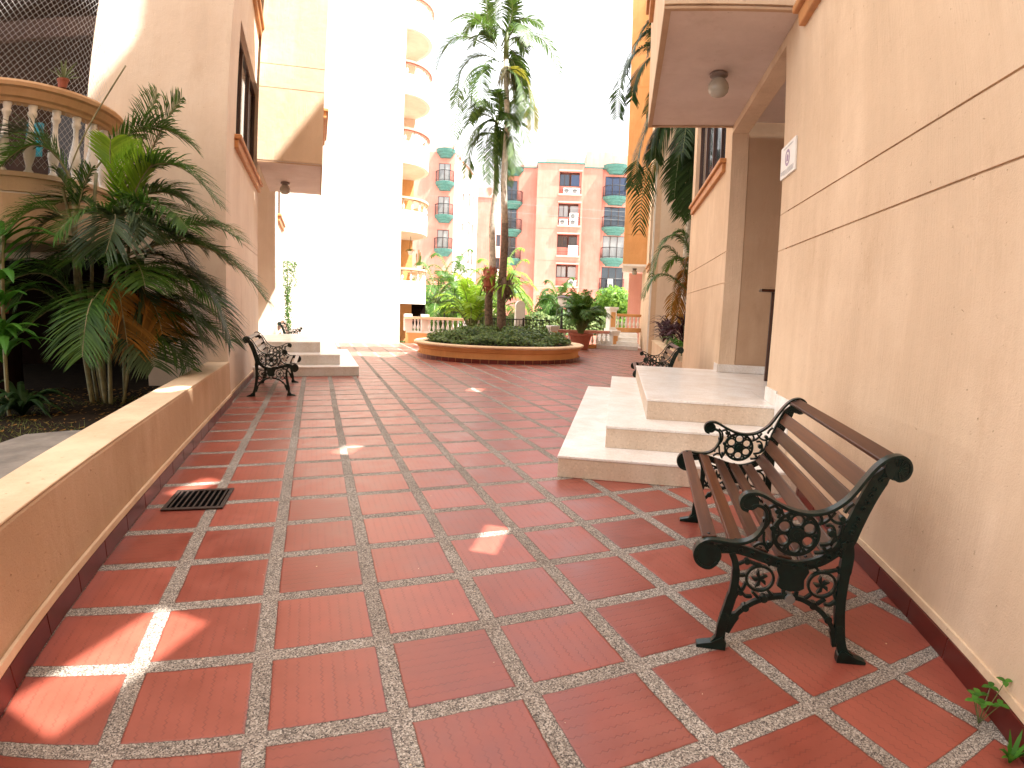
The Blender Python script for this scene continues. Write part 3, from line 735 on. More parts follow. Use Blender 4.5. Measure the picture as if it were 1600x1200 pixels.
# areca clump in the left garden
t = thing('areca_palm', 'big multi stemmed areca palm with browned lower fronds arching over the low planter wall', 'palm', (-1.35, 4.3, .22))
O_ = Vector((-1.35, 4.3, .22))
FR = [('g', [(-1.5, 4.6, 2.45), (-1.09, 4.6, 3.11), (-0.62, 4.6, 2.72)]), ('b', [(-1.18, 4.3, 1.96), (-1.14, 4.25, 2.36), (-0.99, 4.3, 2.54)]), ('b', [(-1.16, 4.3, 2.0), (-1.28, 4.25, 2.34), (-1.24, 4.2, 2.62)]),
 ('g', [(-1.14, 4.3, 2.17), (-0.76, 4.25, 2.75), (-0.29, 4.2, 2.08)]), ('g', [(-1.0, 4.4, 1.57), (-0.56, 4.3, 2.12), (-0.1, 4.2, 1.76)]), ('g', [(-1.08, 4.2, 1.58), (-0.35, 4.2, 1.98), (0.14, 4.2, 1.19)]),
 ('d', [(-1.08, 4.3, 1.47), (-0.43, 4.3, 1.74), (-0.19, 4.2, 0.82)]), ('o', [(-1.1, 3.9, 1.40), (-1.04, 3.85, 1.25), (-0.99, 3.85, 0.75)]), ('g', [(-1.26, 3.9, 1.2), (-1.26, 3.7, 1.2), (-1.28, 3.6, 0.72)]),
 ('g', [(-1.46, 4.2, 1.0), (-1.67, 4.1, 1.62), (-2.09, 4.0, 1.32)]), ('g', [(-1.54, 4.2, 2.14), (-1.79, 4.1, 2.86), (-2.2, 4.0, 2.3)]), ('d', [(-1.67, 4.5, 2.28), (-2.04, 4.3, 3.0), (-2.35, 4.2, 2.55)]),
 ('d', [(-1.2, 4.0, 1.81), (-0.99, 3.85, 2.08), (-1.10, 3.7, 1.56)]), ('d', [(-1.18, 4.0, 1.84), (-0.88, 3.9, 2.06), (-0.80, 3.8, 1.72)]), ('g', [(-0.94, 4.2, 1.41), (-0.58, 4.2, 1.46), (-0.47, 4.2, 0.86)]),
 ('g', [(-1.06, 4.4, 1.18), (-0.72, 4.4, 1.22), (-0.63, 4.4, 0.55)]), ('g', [(-1.49, 4.0, 1.83), (-1.79, 3.9, 2.16), (-2.0, 3.8, 1.67)]), ('o', [(-1.06, 4.3, 1.26), (-0.86, 4.2, 1.31), (-0.77, 4.1, 0.88)]),
 ('g', [(-1.14, 4.6, 2.23), (-1.08, 4.6, 2.85), (-0.95, 4.6, 3.19)]), ('g', [(-1.11, 4.6, 2.23), (-0.94, 4.6, 2.86), (-0.72, 4.6, 3.16)]), ('g', [(-1.58, 4.3, 1.96), (-1.62, 4.3, 2.2), (-1.76, 4.3, 2.36)]),
 ('g', [(-1.56, 4.3, 1.96), (-1.53, 4.3, 2.2), (-1.44, 4.3, 2.38)]), ('d', [(-1.57, 4.2, 1.89), (-1.79, 4.1, 2.0), (-1.88, 4.0, 1.58)]), ('g', [(-1.23, 4.6, 2.04), (-0.9, 4.6, 2.45), (-0.42, 4.5, 1.98)]),
 ('d', [(-1.26, 4.6, 1.86), (-0.9, 4.6, 2.15), (-0.6, 4.6, 1.5)]), ('g', [(-1.32, 4.6, 1.48), (-0.96, 4.6, 1.59), (-0.73, 4.6, 1.12)]), ('g', [(-1.54, 4.2, 1.0), (-1.88, 4.1, 1.45), (-1.97, 4.0, 1.18)]),
 ('g', [(-1.3, 4.6, 1.9), (-1.1, 4.3, 2.3), (-.75, 4.1, 1.9)]), ('g', [(-1.2, 4.5, 1.7), (-.85, 4.4, 2.0), (-.5, 4.5, 1.7)]), ('d', [(-1.3, 4.4, 1.5), (-1.0, 4.5, 1.8), (-.62, 4.6, 1.45)]), ('g', [(-1.25, 4.5, 1.3), (-.9, 4.6, 1.6), (-.4, 4.7, 1.3)]), ('d', [(-1.15, 4.2, 1.4), (-.95, 4.2, 1.5), (-.85, 4.1, .95)]),
 ('b', [(-1.1, 4.3, 2.0), (-1.0, 4.25, 2.3), (-.86, 4.25, 2.45)]),
 ('g', [(-1.2, 4.4, .7), (-.95, 4.3, 1.15), (-.62, 4.2, .62)]), ('g', [(-1.15, 4.5, .6), (-.9, 4.6, 1.0), (-.5, 4.7, .75)]), ('g', [(-1.2, 4.5, .9), (-.85, 4.7, 1.2), (-.45, 4.9, .9)]), ('d', [(-1.2, 4.4, .8), (-1.0, 4.1, 1.1), (-.8, 3.9, .6)]),
 *[(random.choice('ggggd'), [(-1.3+random.uniform(-.25, .25), 4.4, h_), (-1.15+.5*math.cos(a_), 4.4+.35*math.sin(a_), h_+.42), (-1.15+.95*math.cos(a_), 4.4+.7*math.sin(a_), h_-.05)]) for h_, a_ in ((.95, -2.6), (1.2, -.4), (1.35, -1.2), (1.5, 2.6), (1.6, .3), (1.75, -2.0), (1.1, -1.7), (1.85, -.8), (.85, -.2), (1.95, 2.9), (1.3, .9), (1.0, .5))],
 ('g', [(-1.4, 4.6, 1.4), (-1.3, 4.2, 1.9), (-1.45, 3.9, 1.5)]), ('d', [(-1.15, 4.5, 1.25), (-.8, 4.7, 1.3), (-.5, 4.8, .7)]), ('g', [(-1.3, 4.5, 2.1), (-1.0, 4.9, 2.5), (-.7, 4.9, 2.2)])]
st = MB(); sets = {'g': MB(), 'b': MB(), 'o': MB(), 'd': MB()}
for kk, pp in FR:
    pp = [Vector(q)-O_ for q in pp]
    ln_ = (pp[1]-pp[0]).length+(pp[2]-pp[1]).length
    frond(sets[kk], *pp, L=min(.50, .23+.27*ln_) if kk != 'b' else .40, n=int(26+29*ln_) if kk != 'b' else 44, w=.0175 if kk != 'b' else .02, droop=.30 if kk != 'b' else .05, stalk=st, up=.35, fwd=.75, bare=.14)
for s_, r0 in (([(-1.36, 4.3, .22), (-1.42, 4.3, 0.88), (-1.46, 4.3, 1.3)], .035), ([(-1.50, 4.35, .22), (-1.55, 4.3, 1.0), (-1.58, 4.3, 1.58), (-1.58, 4.3, 2.2)], .038), ([(-1.38, 4.35, .22), (-1.36, 4.3, 1.0), (-1.28, 4.3, 1.5), (-1.17, 4.3, 1.95)], .035),
                ([(-1.30, 4.25, .22), (-1.29, 4.3, .8), (-1.22, 4.3, 1.29), (-1.13, 4.3, 2.2)], .03), ([(-1.42, 4.4, .22), (-1.44, 4.3, 1.0), (-1.5, 4.6, 2.4)], .026), ([(-1.25, 4.5, .22), (-1.22, 4.5, .9), (-1.15, 4.6, 2.2)], .026),
                ([(-1.70, 4.3, 2.16), (-1.53, 4.3, 2.66), (-1.18, 4.3, 3.35)], .012), ([(-1.47, 4.4, .22), (-1.6, 4.4, 1.6), (-1.70, 4.3, 2.2)], .024), ([(-1.20, 4.3, .22), (-1.1, 4.3, .8), (-1.05, 4.3, 1.5)], .022)):
    k0 = len(s_)
    st.tube([Vector(q)-O_ for q in cat_rom(s_, 6)], r0*.68, 8)
st.build('stems', M['stem'], t, smooth=True)
for kk, nm, mt in (('g', 'fronds', 'l_mid'), ('b', 'young_fronds', 'l_bright'), ('o', 'drying_fronds', 'l_dry'), ('d', 'greyed_fronds', 'l_grey')): sets[kk].build(nm, M[mt], t)

def rosette(name, label, cat, loc, n, l, w, mat, h=.5, arch=.5, stem=0, group=None, seed=1, cup=.25):
    random.seed(seed); t = thing(name, label, cat, loc, 0, group); b = MB()
    for i in range(n):
        a = i*2.4+random.uniform(-.3, .3); ll = l*random.uniform(.6, 1.1); e = random.uniform(.2, 1.0)
        z0 = stem*random.uniform(.3, 1.0)
        blade(b, (0, 0, z0), (math.cos(a)*ll*.45, math.sin(a)*ll*.45, z0+ll*h*(1.2-e*.4)), (math.cos(a)*ll, math.sin(a)*ll, z0+ll*h*(1.1-e)-arch*ll*.3), w*random.uniform(.7, 1.1), 6, cup)
    b.build('leaves', M[mat], t)
    if stem:
        b = MB(); b.tube([(0, 0, 0), (.01, .01, stem)], .018, 6); b.build('stem', M['stem'], t)
    return t
rosette('corn_plant', 'broad leaved bright green corn plant at the left edge behind the planter wall', 'plant', (-2.0, 3.75, .22), 44, .58, .10, 'l_broad', .55, .6, stem=1.5, seed=5)
rosette('broad_leaf_plant', 'low dark strap leaved plant on the mossy garden soil at far left', 'plant', (-1.88, 3.75, .22), 48, .46, .065, 'l_dark', .75, .5, seed=9)
rosette('broad_leaf_plant', 'smaller dark strap leaved plant at the left edge near the concrete slab', 'plant', (-1.95, 2.95, .22), 20, .32, .05, 'l_dark', .7, .5, seed=10)
t = thing('flower_pot', 'red brown pot with trailing leaves under the curved balcony at the left edge', 'potted plant', (-2.62, 4.9, 1.05))
b = MB(); b.lathe([(0, 0), (.09, 0), (.13, .2), (.145, .2), (.145, .235), (.12, .235), (.11, .2), (0, .2)], n=18); b.build('pot', M['terracotta'], t)
b = MB()
for i in range(26):
    a = i*2.4; l = random.uniform(.15, .3); blade(b, (0, 0, .2), (math.cos(a)*l*.6, math.sin(a)*l*.6, .4), (math.cos(a)*l, math.sin(a)*l, .15), .04, 5)
b.build('leaves', M['l_mid'], t)
b = MB(); b.lathe([(0, 0), (.2, 0), (.2, -.83), (0, -.83)], n=12); o = b.build('plinth', M['dark'], t)
g = MB()
random.seed(3)
for i in range(2600):
    x = random.uniform(-2.6, -.7); y = random.uniform(1.5, 4.6)
    if (x+.8)**2+(y-2.2)**2 < .5 and y < 2.9: continue
    if math.sin(x*5+y*3)+math.sin(y*4-x*2) < -.2: continue
    a = random.uniform(0, 6.3); l = random.uniform(.02, .075)
    g.add([(x, y, .22), (x+.005*math.sin(a), y+.005*math.cos(a), .22), (x+math.cos(a)*l, y+math.sin(a)*l, .22+l*random.uniform(.3, .9))], [(0, 1, 2)])
tag(g.build('grass', M['grass']), 'thin green grass on the garden soil behind the low wall', None, kind='stuff')
g = MB()
for i in range(900):
    x = random.uniform(-2.8, -.66); y = random.uniform(2.6, 5.3); a = random.uniform(0, 6.3); l = random.uniform(.02, .06)
    g.add([(x, y, .222), (x+l*math.cos(a), y+l*math.sin(a), .226), (x+l*math.cos(a+.5), y+l*math.sin(a+.5), .23)], [(0, 1, 2)])
tag(g.build('leaf_litter', M['l_dry']), 'dry brown leaf litter scattered on the garden soil', None, kind='stuff')
t = thing('concrete_slab', 'worn mossy concrete cover slab lying in the garden behind the low wall', 'slab', (-1.1, 2.35, .22))
b = MB(); b.prism([(.45, -.9), (.45, .5), (.0, .52), (-.30, .42), (-.42, -.1), (-.25, -.9)], 0, .05); b.build('slab', M['concrete'], t, bevel=.01)

# small weed by the right wall
t = thing('weed', 'small green weed sprouting at the foot of the wall behind the large bench', 'plant', (*xy(.62, 2.43), .001))
b = MB(); sb = MB(); random.seed(4)
for i in range(7):
    a = random.uniform(0, 6.3); h = random.uniform(.07, .17); tp = Vector((math.cos(a)*.045, math.sin(a)*.045, h)); sb.tube([(0, 0, 0), tp*.5, tp], .0016, 4)
    for j in range(3):
        c_ = a+j*2.1; blade(b, tp, tp+Vector((math.cos(c_)*.015, math.sin(c_)*.015, .008)), tp+Vector((math.cos(c_)*.034, math.sin(c_)*.034, 0)), .022, 4)
sb.build('stem', M['stem_g'], t); b.build('leaves', M['l_broad'], t)
t = thing('weed', 'tiny spiky weed at the skirting in the lowest corner of the paving', 'plant', (*xy(.42, 2.44), .001))
b = MB()
for i in range(12):
    a = i*2.4; blade(b, (0, 0, 0), (math.cos(a)*.02, math.sin(a)*.02, .04), (math.cos(a)*.05, math.sin(a)*.05, .03+.03*(i % 3)), .018, 4)
b.build('leaves', M['l_broad'], t)

BB = thing('apartment_building', 'unseen peach building added behind the viewpoint to shade the near paving', 'building')  # added out of view to cut the sky light on the near paving
b = MB(); wall(b, (4.0, -5.5), (-1, 0), (0, 1), 0, 18, 0, 14, .3, holes=[(3, 4.5, 1, 2.4), (7, 8.5, 1, 2.4), (3, 4.5, 4, 5.4), (7, 8.5, 4, 5.4)], grooves=[3.2]); b.build('wall', M['peach'], BB)
for a_ in (3, 7):
    for z in (1, 4): window(BB, (4.0, -5.5), (-1, 0), (0, 1), a_, a_+1.5, z, z+1.4, sill='sill')
g = MB(); random.seed(19)
for i in range(260):
    x = random.uniform(-.3, 5); y = random.uniform(-.9, 9)
    if x*math.cos(TH)-y*math.sin(TH) > 2.4: continue
    a = random.uniform(0, 6.3); l = random.choice((.003, .004, .005, .008)); g.add([(x, y, .003), (x+l*math.cos(a), y+l*math.sin(a), .005), (x+l*math.cos(a+1.3), y+l*math.sin(a+1.3), .004)], [(0, 1, 2)])
tag(g.build('floor_debris', M['cap']), 'tiny pale crumbs and leaf bits scattered on the red tiles', None, kind='stuff')

# ------------------------------------------------------------------ round planter with palms
PC = (4.98, 11.45)
t = thing('round_planter', 'round ochre moulded planter with pale rim and red tile base in the plaza', 'planter', (*PC, 0))
b = MB(); b.lathe([(2.02, .001), (2.02, .10), (2.0, .10)], n=72); b.lathe([(1.99, .1), (1.99, .22), (2.01, .235), (2.03, .24), (2.03, .262), (2.045, .27), (2.06, .30), (2.06, .312)], n=72); b.lathe([(1.86, .0), (1.86, .312)], n=72)
b.build('wall', M['orange'], t)
b = MB(); b.lathe([(1.86, .3125), (2.06, .3125), (2.10, .325), (2.12, .345), (2.115, .368), (2.09, .38), (1.90, .38), (1.86, .36), (1.86, .3125)], n=72); b.build('rim', M['cap'], t, smooth=False)
b = MB(); n_ = 66
for i in range(n_):
    a0, a1 = 2*PI*(i+.02)/n_, 2*PI*(i+.98)/n_
    b.add([(2.032*math.cos(a), 2.032*math.sin(a), z) for a in (a0, a1) for z in (.002, .092)], [(0, 2, 3, 1)])
b.build('skirting', M['skirt'], t)
b = MB(); b.lathe([(0, .34), (1.86, .30)], n=40); b.build('soil', M['soil'], t)
def leafcloud(mb, n, fn, size, asp=.45):
    for i in range(n):
        p, nn = fn(); nn = Vector(nn)+Vector((random.uniform(-1, 1), random.uniform(-1, 1), random.uniform(-.4, 1)))*.8; nn.normalize()
        a = nn.cross(Vector((random.uniform(-1, 1), random.uniform(-1, 1), random.uniform(-1, 1)))).normalized(); c_ = nn.cross(a); s = size*random.uniform(.6, 1.25); p = Vector(p)
        mb.add([p-a*s, p-c_*s*asp, p+a*s, p+c_*s*asp], [(0, 1, 2, 3)])
random.seed(11)
def hf():
    a = random.uniform(0, 2*PI); r = 1.80*math.sqrt(random.random())
    top = .44+.30*(1-(r/1.9)**2.2)+.05*math.sin(a*5+r*3)+.04*math.sin(a*11)+.03*math.sin(r*14+a*2)
    z = .32+(top-.32)*random.random()**.35
    return (r*math.cos(a), r*math.sin(a), z), (math.cos(a)*.4, math.sin(a)*.4, 1)
b = MB(); leafcloud(b, 17000, hf, .040, .5)
tag(b.build('ground_cover', M['l_shrub'], loc=(*PC, 0)), 'dense low dark green shrubs filling the round planter', None, kind='stuff')
def palm(name, label, loc, height, r0, r1, crown, lean=(0, 0), seed=1, mats=('l_mid',), split=None, trunk2=None, fl=1.9, leafL=.34, nfr=15, hang=.9, w=.034, group=None, nleaf=44):
    random.seed(seed); t = thing(name, label, 'palm', loc, 0, group)
    k = 14; pts = [(lean[0]*(i/k)**1.6+.03*math.sin(i*1.1+seed), lean[1]*(i/k)**1.6, height*i/k) for i in range(k+1)]
    rr = [r0*(1-i/k)**1.2+r1*(1-(1-i/k)**1.2)+.004*math.sin(i*2.7) for i in range(k+1)]
    if split:
        j = int(k*split); b = MB(); b.tube(pts[:j+1], rr[:j+1], 14); b.build('lower_trunk', M['bark_d'], t, smooth=True)
        b = MB(); b.tube(pts[j:], rr[j:], 14); b.build('trunk', M['bark'], t, smooth=True)
    else:
        b = MB(); b.tube(pts, rr, 14); b.build('trunk', M['bark'], t, smooth=True)
    top = Vector(pts[-1])
    b = MB(); b.tube([top, top+Vector((0, 0, .45)), top+Vector((0, 0, .8))], [r1*1.25, r1*1.05, r1*.4], 10); b.build('crownshaft', M['stem_g'], t, smooth=True)
    mb = {m: MB() for m in mats}; st = MB()
    for i in range(nfr):
        a = i*2.399+random.uniform(-.25, .25); e = i/(nfr-1)           # 0 young upright .. 1 old hanging
        l = fl*random.uniform(.85, 1.1); up = math.cos(e*1.9)
        b0 = top+Vector((0, 0, .62-.35*e)); dr = Vector((math.cos(a), math.sin(a), 0))
        p1 = b0+dr*l*(.25+.38*e)+Vector((0, 0, l*(.78*(1-e)+.22)))
        p2 = b0+dr*l*(.48+.30*math.sin(e*2.6))+Vector((0, 0, l*(.80-1.75*e**.8*hang)))
        m = mats[i % len(mats)] if len(mats) == 1 else (mats[1] if i in (nfr-3,) else mats[0])
        frond(mb[m], b0, p1, p2, leafL, n=nleaf, w=w, droop=.55, fwd=.7, stalk=st, up=.15, bare=.14)
    st.build('stalks', M['stem_g'], t)
    for m in mats: mb[m].build('fronds' if m == mats[0] else 'yellowing_frond', M[m], t)
    return t
def hero(parent, name, mat, fr, L, n, w, droop=.5, world=False):
    b = MB(); st = MB(); o = Vector(parent.location)
    for pts in fr:
        q = [(Vector((*xy(u, v), z)) if not world else Vector((u, v, z)))-o for u, v, z in pts]
        q[1] = q[1]*1.6-(q[0]+q[2])*.3 if not world else q[1]*2-(q[0]+q[2])*.5
        frond(b, *q, L=L, n=n, w=w, droop=droop, fwd=.75, stalk=st, up=.2, bare=.10)
    st.build('frond_stalks', M['stem_g'], parent); b.build(name, M[mat], parent)
HP1 = [
    [(4.64, 11.35, 7.55), (3.92, 11.03, 7.97), (3.27, 10.81, 7.51)] ,
    [(4.62, 11.35, 7.39), (3.7, 11.54, 7.68), (3.25, 11.67, 6.87)] ,
    [(4.65, 11.35, 7.62), (4.6, 11.48, 8.37), (4.82, 11.57, 9.06)] ,
    [(4.75, 11.35, 7.57), (4.9, 11.11, 8.18), (4.83, 10.96, 8.58)] ,
    [(4.65, 11.35, 7.55), (4.39, 11.29, 8.08), (4.31, 11.24, 8.61)] ,
    [(4.77, 11.35, 7.57), (5.15, 11.25, 8.28), (5.76, 11.19, 8.18)] ,
    [(4.8, 11.35, 7.42), (5.7, 11.4, 8.03), (6.36, 11.43, 7.21)] ,
    [(4.6, 11.35, 7.24), (3.94, 11.5, 7.1), (3.74, 11.6, 6.1)] ,
    [(4.64, 11.35, 6.94), (3.86, 11.0, 6.56), (3.52, 10.76, 5.05)] ,
    [(4.71, 11.35, 7.18), (4.21, 10.95, 6.81), (4.09, 10.68, 5.8)] ,
    [(4.78, 11.35, 7.19), (5.21, 11.53, 7.23), (5.4, 11.65, 6.11)] ,
    [(4.76, 11.35, 6.88), (5.05, 11.24, 6.52), (5.04, 11.17, 5.67)] ,
    [(4.63, 11.35, 7.01), (4.18, 11.48, 6.69), (4.09, 11.56, 5.66)] ,
    [(4.77, 11.35, 6.96), (5.12, 10.93, 6.64), (5.17, 10.65, 5.68)] ,
    [(4.66, 11.35, 7.47), (4.23, 11.25, 7.72), (3.99, 11.18, 7.35)] ,
    [(4.75, 11.35, 7.45), (5.15, 11.45, 7.92), (5.44, 11.52, 7.62)] ,
]
HY1 = [
    [(4.78, 11.3, 6.91), (5.28, 11.04, 6.78), (5.46, 10.88, 5.53)] ,
]
HP2 = [
    [(4.85, 11.7, 5.81), (4.3, 11.96, 6.0), (3.83, 12.13, 5.11)] ,
    [(4.9, 11.7, 5.81), (5.4, 11.93, 6.08), (5.94, 12.08, 5.08)] ,
    [(4.85, 11.7, 5.73), (4.47, 11.3, 5.33), (4.4, 11.04, 4.17)] ,
    [(4.92, 11.7, 5.66), (5.07, 11.3, 5.42), (5.12, 11.03, 4.47)] ,
    [(4.83, 11.7, 5.88), (4.49, 11.67, 6.24), (4.1, 11.65, 6.06)] ,
    [(4.91, 11.7, 5.89), (5.19, 11.96, 6.45), (5.58, 12.13, 6.61)] ,
    [(4.86, 11.7, 5.65), (4.7, 11.55, 5.14), (4.7, 11.46, 4.03)] ,
    [(4.85, 11.7, 5.81), (4.28, 11.44, 5.57), (3.77, 11.26, 4.65)] ,
    [(4.9, 11.7, 5.81), (5.05, 11.58, 5.42), (5.1, 11.51, 4.27)] ,
    [(4.87, 11.7, 5.96), (4.72, 11.3, 6.26), (4.51, 11.04, 6.35)] ,
    [(4.88, 11.7, 5.81), (4.89, 11.44, 5.2), (4.84, 11.27, 4.04)] ,
    [(4.83, 11.7, 5.84), (4.44, 11.6, 5.72), (4.17, 11.52, 5.14)] ,
]
P1 = palm('palm_tree', 'tallest slender palm with arching crown in the round planter', (PC[0]+.02, PC[1]-.1, .33), 6.9, .115, .055, None, lean=(-.12, -.1), seed=21, mats=('l_pal',), split=.43, fl=1.5, leafL=.40, nfr=4, hang=.9, w=.03, nleaf=50)
hero(P1, 'arching_fronds', 'l_pal', HP1, .46, 50, .026, .35, True); hero(P1, 'yellowing_fronds', 'l_yel', HY1, .46, 62, .032, .35, True)
P2 = palm('palm_tree', 'shorter pale trunked palm with hanging skirt beside the tallest palm', (PC[0]-.20, PC[1]+.25, .33), 4.9, .11, .06, None, lean=(.08, .05), seed=33, mats=('l_pal',), split=.30, fl=1.2, leafL=.36, nfr=5, hang=1.0, w=.03, nleaf=50)
hero(P2, 'arching_fronds', 'l_pal', HP2, .40, 46, .026, .35, True)
b = MB(); random.seed(5)
for i in range(90):
    a = random.uniform(0, 6.3); l = random.uniform(.3, .62); b.tube([(0, 0, 0), (math.cos(a)*l*.25, math.sin(a)*l*.25, -.1), (math.cos(a)*l*.4, math.sin(a)*l*.4, -l)], .006, 3, cap=False)
b.build('flower_stalks', M['stem'], P1, loc=(-.12, -.1, 6.75))
# ferns growing on the trunks
def fern(label, loc, s, seed):
    random.seed(seed); t = thing('epiphyte_fern', label, 'fern', loc, 0, 'ferns tied to the palm trunks'); b = MB(); st = MB()
    for i in range(20):
        a = i*2.4; l = s*random.uniform(.7, 1.2); u = random.uniform(-.2, .9)
        blade(b, (0, 0, 0), (math.cos(a)*l*.5, math.sin(a)*l*.5, l*(.3+u*.5)), (math.cos(a)*l, math.sin(a)*l, l*(u-.5)), .07, 6, .2)
    b.build('leaves', M['l_bright'], t)
    b = MB(); random.seed(seed)
    for i in range(120):
        a = random.uniform(0, 6.3); r = random.uniform(.02, .17); z = random.uniform(-.3, .25); b.add([(r*math.cos(a), r*math.sin(a), z), (r*math.cos(a+.4), r*math.sin(a+.4), z-.1), ((r+.05)*math.cos(a+.2), (r+.05)*math.sin(a+.2), z+.09)], [(0, 1, 2)])
    b.lathe([(.02, -.3), (.14, -.2), (.17, 0), (.12, .16), (.05, .22)], n=10); b.build('root_ball', M['bark_d'] if seed % 2 else M['terracotta'], t)
fern('larger staghorn like fern with dark root ball on the darker palm trunk', (PC[0]+.06, PC[1]-.22, 1.75), .62, 3)
fern('smaller reddish fern clump on the pale palm trunk', (PC[0]-.27, PC[1]+.1, 1.95), .42, 4)
def clump(name, label, loc, n, l, leafL, mat, seed, cat='palm', nl=26, w=.03, stem=None, group=None, spread=.6, droop=.35):
    random.seed(seed); t = thing(name, label, cat, loc, 0, group); b = MB(); st = MB()
    for i in range(n):
        a = i*2.4+random.uniform(-.3, .3); ll = l*random.uniform(.7, 1.1); e = random.uniform(.1, 1)
        b0 = Vector((.05*math.cos(a), .05*math.sin(a), 0)); dr = Vector((math.cos(a), math.sin(a), 0))
        frond(b, b0, b0+dr*ll*.28*e+Vector((0, 0, ll*.75)), b0+dr*ll*spread*(e+.25)+Vector((0, 0, ll*(1.08-.75*e))), leafL, n=nl, w=w, droop=droop, stalk=st, up=.3, fwd=.8, bare=.22)
    st.build('stems', M['stem_g'], t); b.build('fronds', M[mat], t)
    return t
clump('areca_palm', 'bright yellow green areca palm just behind the round planter', (4.95, 13.9, .45), 26, 1.75, .42, 'l_bright', 8, nl=22, w=.04)
t = thing('plant_pot', 'terracotta tub holding the bright areca behind the round planter', 'pot', (4.95, 13.9, 0))
b = MB(); b.lathe([(0, .001), (.28, .001), (.38, .5), (.42, .5), (.42, .58), (.36, .58), (.34, .5), (0, .5)], n=24); b.build('pot', M['terracotta'], t)

# potted palm by the balustrade
t = thing('plant_pot', 'terracotta tub holding the feathery palm in front of the white balustrade', 'pot', (8.6, 14.0, 0))
b = MB(); b.lathe([(0, .001), (.24, .001), (.34, .44), (.39, .44), (.40, .52), (.35, .52), (.33, .46), (0, .46)], n=28); b.build('pot', M['terracotta'], t)
clump('feathery_palm', 'feathery dark green palm growing in the tub by the white balustrade', (8.6, 14.0, .46), 58, 1.5, .30, 'l_mid', 12, nl=34, w=.024, spread=.52, droop=.6)

# terrace balustrades
def rail_run(name, label, p, q, zb, zt, nb, mats=('white', 'pink_p', 'orange'), group=None, post=(), s=.9, plinth=.13):
    p, q = Vector((*p, 0)), Vector((*q, 0)); d = (q-p); Ln = d.length; d /= Ln; n = Vector((d.y, -d.x, 0))
    t = thing(name, label, 'balustrade', (0, 0, 0), 0, group)
    b = MB(); b.obox(p, d, n, 0, Ln, -.10, .10, zb, zb+plinth); b.build('base', M[mats[2]], t, bevel=.01)
    b = MB(); b.obox(p, d, n, 0, Ln, -.085, .085, zt-.07, zt); b.obox(p, d, n, 0, Ln, -.06, .06, zt-.10, zt-.0705); b.build('handrail', M[mats[1]], t, bevel=.01)
    for i in range(nb):
        x = p+d*(Ln*(i+.5)/nb); b = MB(); b.lathe([(r*s, z*(zt-.10-zb-plinth)/.645) for r, z in BP], (x.x, x.y, zb+plinth), 8); b.build('baluster', M[mats[0]], t, smooth=True)
    return t
def pillar(label, x, y, z0, z1, w=.17, mat='white', panel='orange', rz=0):
    t = thing('balustrade_pillar', label, 'pillar', (x, y, z0), rz, 'pillars of the terrace balustrade'); h = z1-z0
    b = MB(); b.box(-w*.8, w*.8, -w*.8, w*.8, .001, .1); b.box(-w*.62, w*.62, -w*.62, w*.62, .1, h-.12); b.box(-w*.72, w*.72, -w*.72, w*.72, h-.12, h-.07); b.box(-w*.85, w*.85, -w*.85, w*.85, h-.07, h); b.build('shaft', M[mat], t, bevel=.008)
    b = MB(); b.box(-w*.42, w*.42, -w*.635, -w*.6201, .16, h-.18); b.build('panel', M[panel], t)
rail_run('balustrade', 'white turned balustrade with pinkish rail behind the potted palm', (8.05, 14.62), (9.98, 14.62), 0, .60, 11)
pillar('short white pillar where the black railing meets the balustrade', 7.9, 14.62, 0, .72, .2)
pillar('short white pillar at the foot of the far white stairs', 10.15, 14.55, 0, .62, .2)
pillar('taller cream pillar with orange panel beside the far white stairs', 10.55, 15.45, .55, 1.42, .22, 'white', 'orange')
t = thing('far_stairs', 'short flight of white steps at the far right end of the plaza', 'steps', (*xy(17.3, .55), 0), -TH)
for i in range(4):
    b = MB(); b.box(0-.02, 1.35, i*.32, 2.6, .13*i+.001+.0001*i, .13*(i+1)); b.build('step', M['terr_grey'] if i == 0 else M['white'], t, bevel=.006)
ta = xy(18.75, .35); tb = xy(18.75, 1.45)
rail_run('balustrade', 'short cream balustrade on an orange plinth above the far white stairs', (10.75, 15.72), (11.95, 15.72), .53, 1.20, 7, ('white', 'orange', 'orange'), plinth=.16)
def iron_rail(label, pts, z0, z1, gap=.11):
    t = thing('iron_railing', label, 'railing', (0, 0, 0), 0, 'black iron railings at the terrace edge'); b = MB(); f = MB()
    for i in range(len(pts)-1):
        p, q = Vector((*pts[i], 0)), Vector((*pts[i+1], 0)); L_ = (q-p).length; d = (q-p)/L_; n = Vector((d.y, -d.x, 0))
        f.obox(p, d, n, 0, L_, -.02, .02, z1-.03, z1); f.obox(p, d, n, 0, L_, -.015, .015, z0+.06, z0+.085)
        k = int(L_/gap)
        for j in range(k+1): b.obox(p, d, n, j*L_/k-.008, j*L_/k+.008, -.008, .008, z0+.085, z1-.03)
        f.obox(p, d, n, -.025, .025, -.025, .025, z0, z1+.04)
    f.build('frame', M['rail'], t); b.build('bars', M['rail'], t)
iron_rail('black iron railing between the palm planter and the balustrade', [(5.75, 14.6), (6.85, 14.6), (7.75, 14.6)], .001, .90)
iron_rail('black iron railing beyond the curved parapet near the white tower', [(5.3, 19.0), (6.4, 18.6), (7.6, 18.4)], .2, 1.05)
t = thing('marker_post', 'white round topped post standing behind the black iron railing', 'post', (6.82, 14.86, 0))
b = MB(); b.prism([(-.16, -.06), (.16, -.06), (.16, .06), (-.16, .06)], .001, 1.32); b.build('post', M['white'], t, bevel=.01)
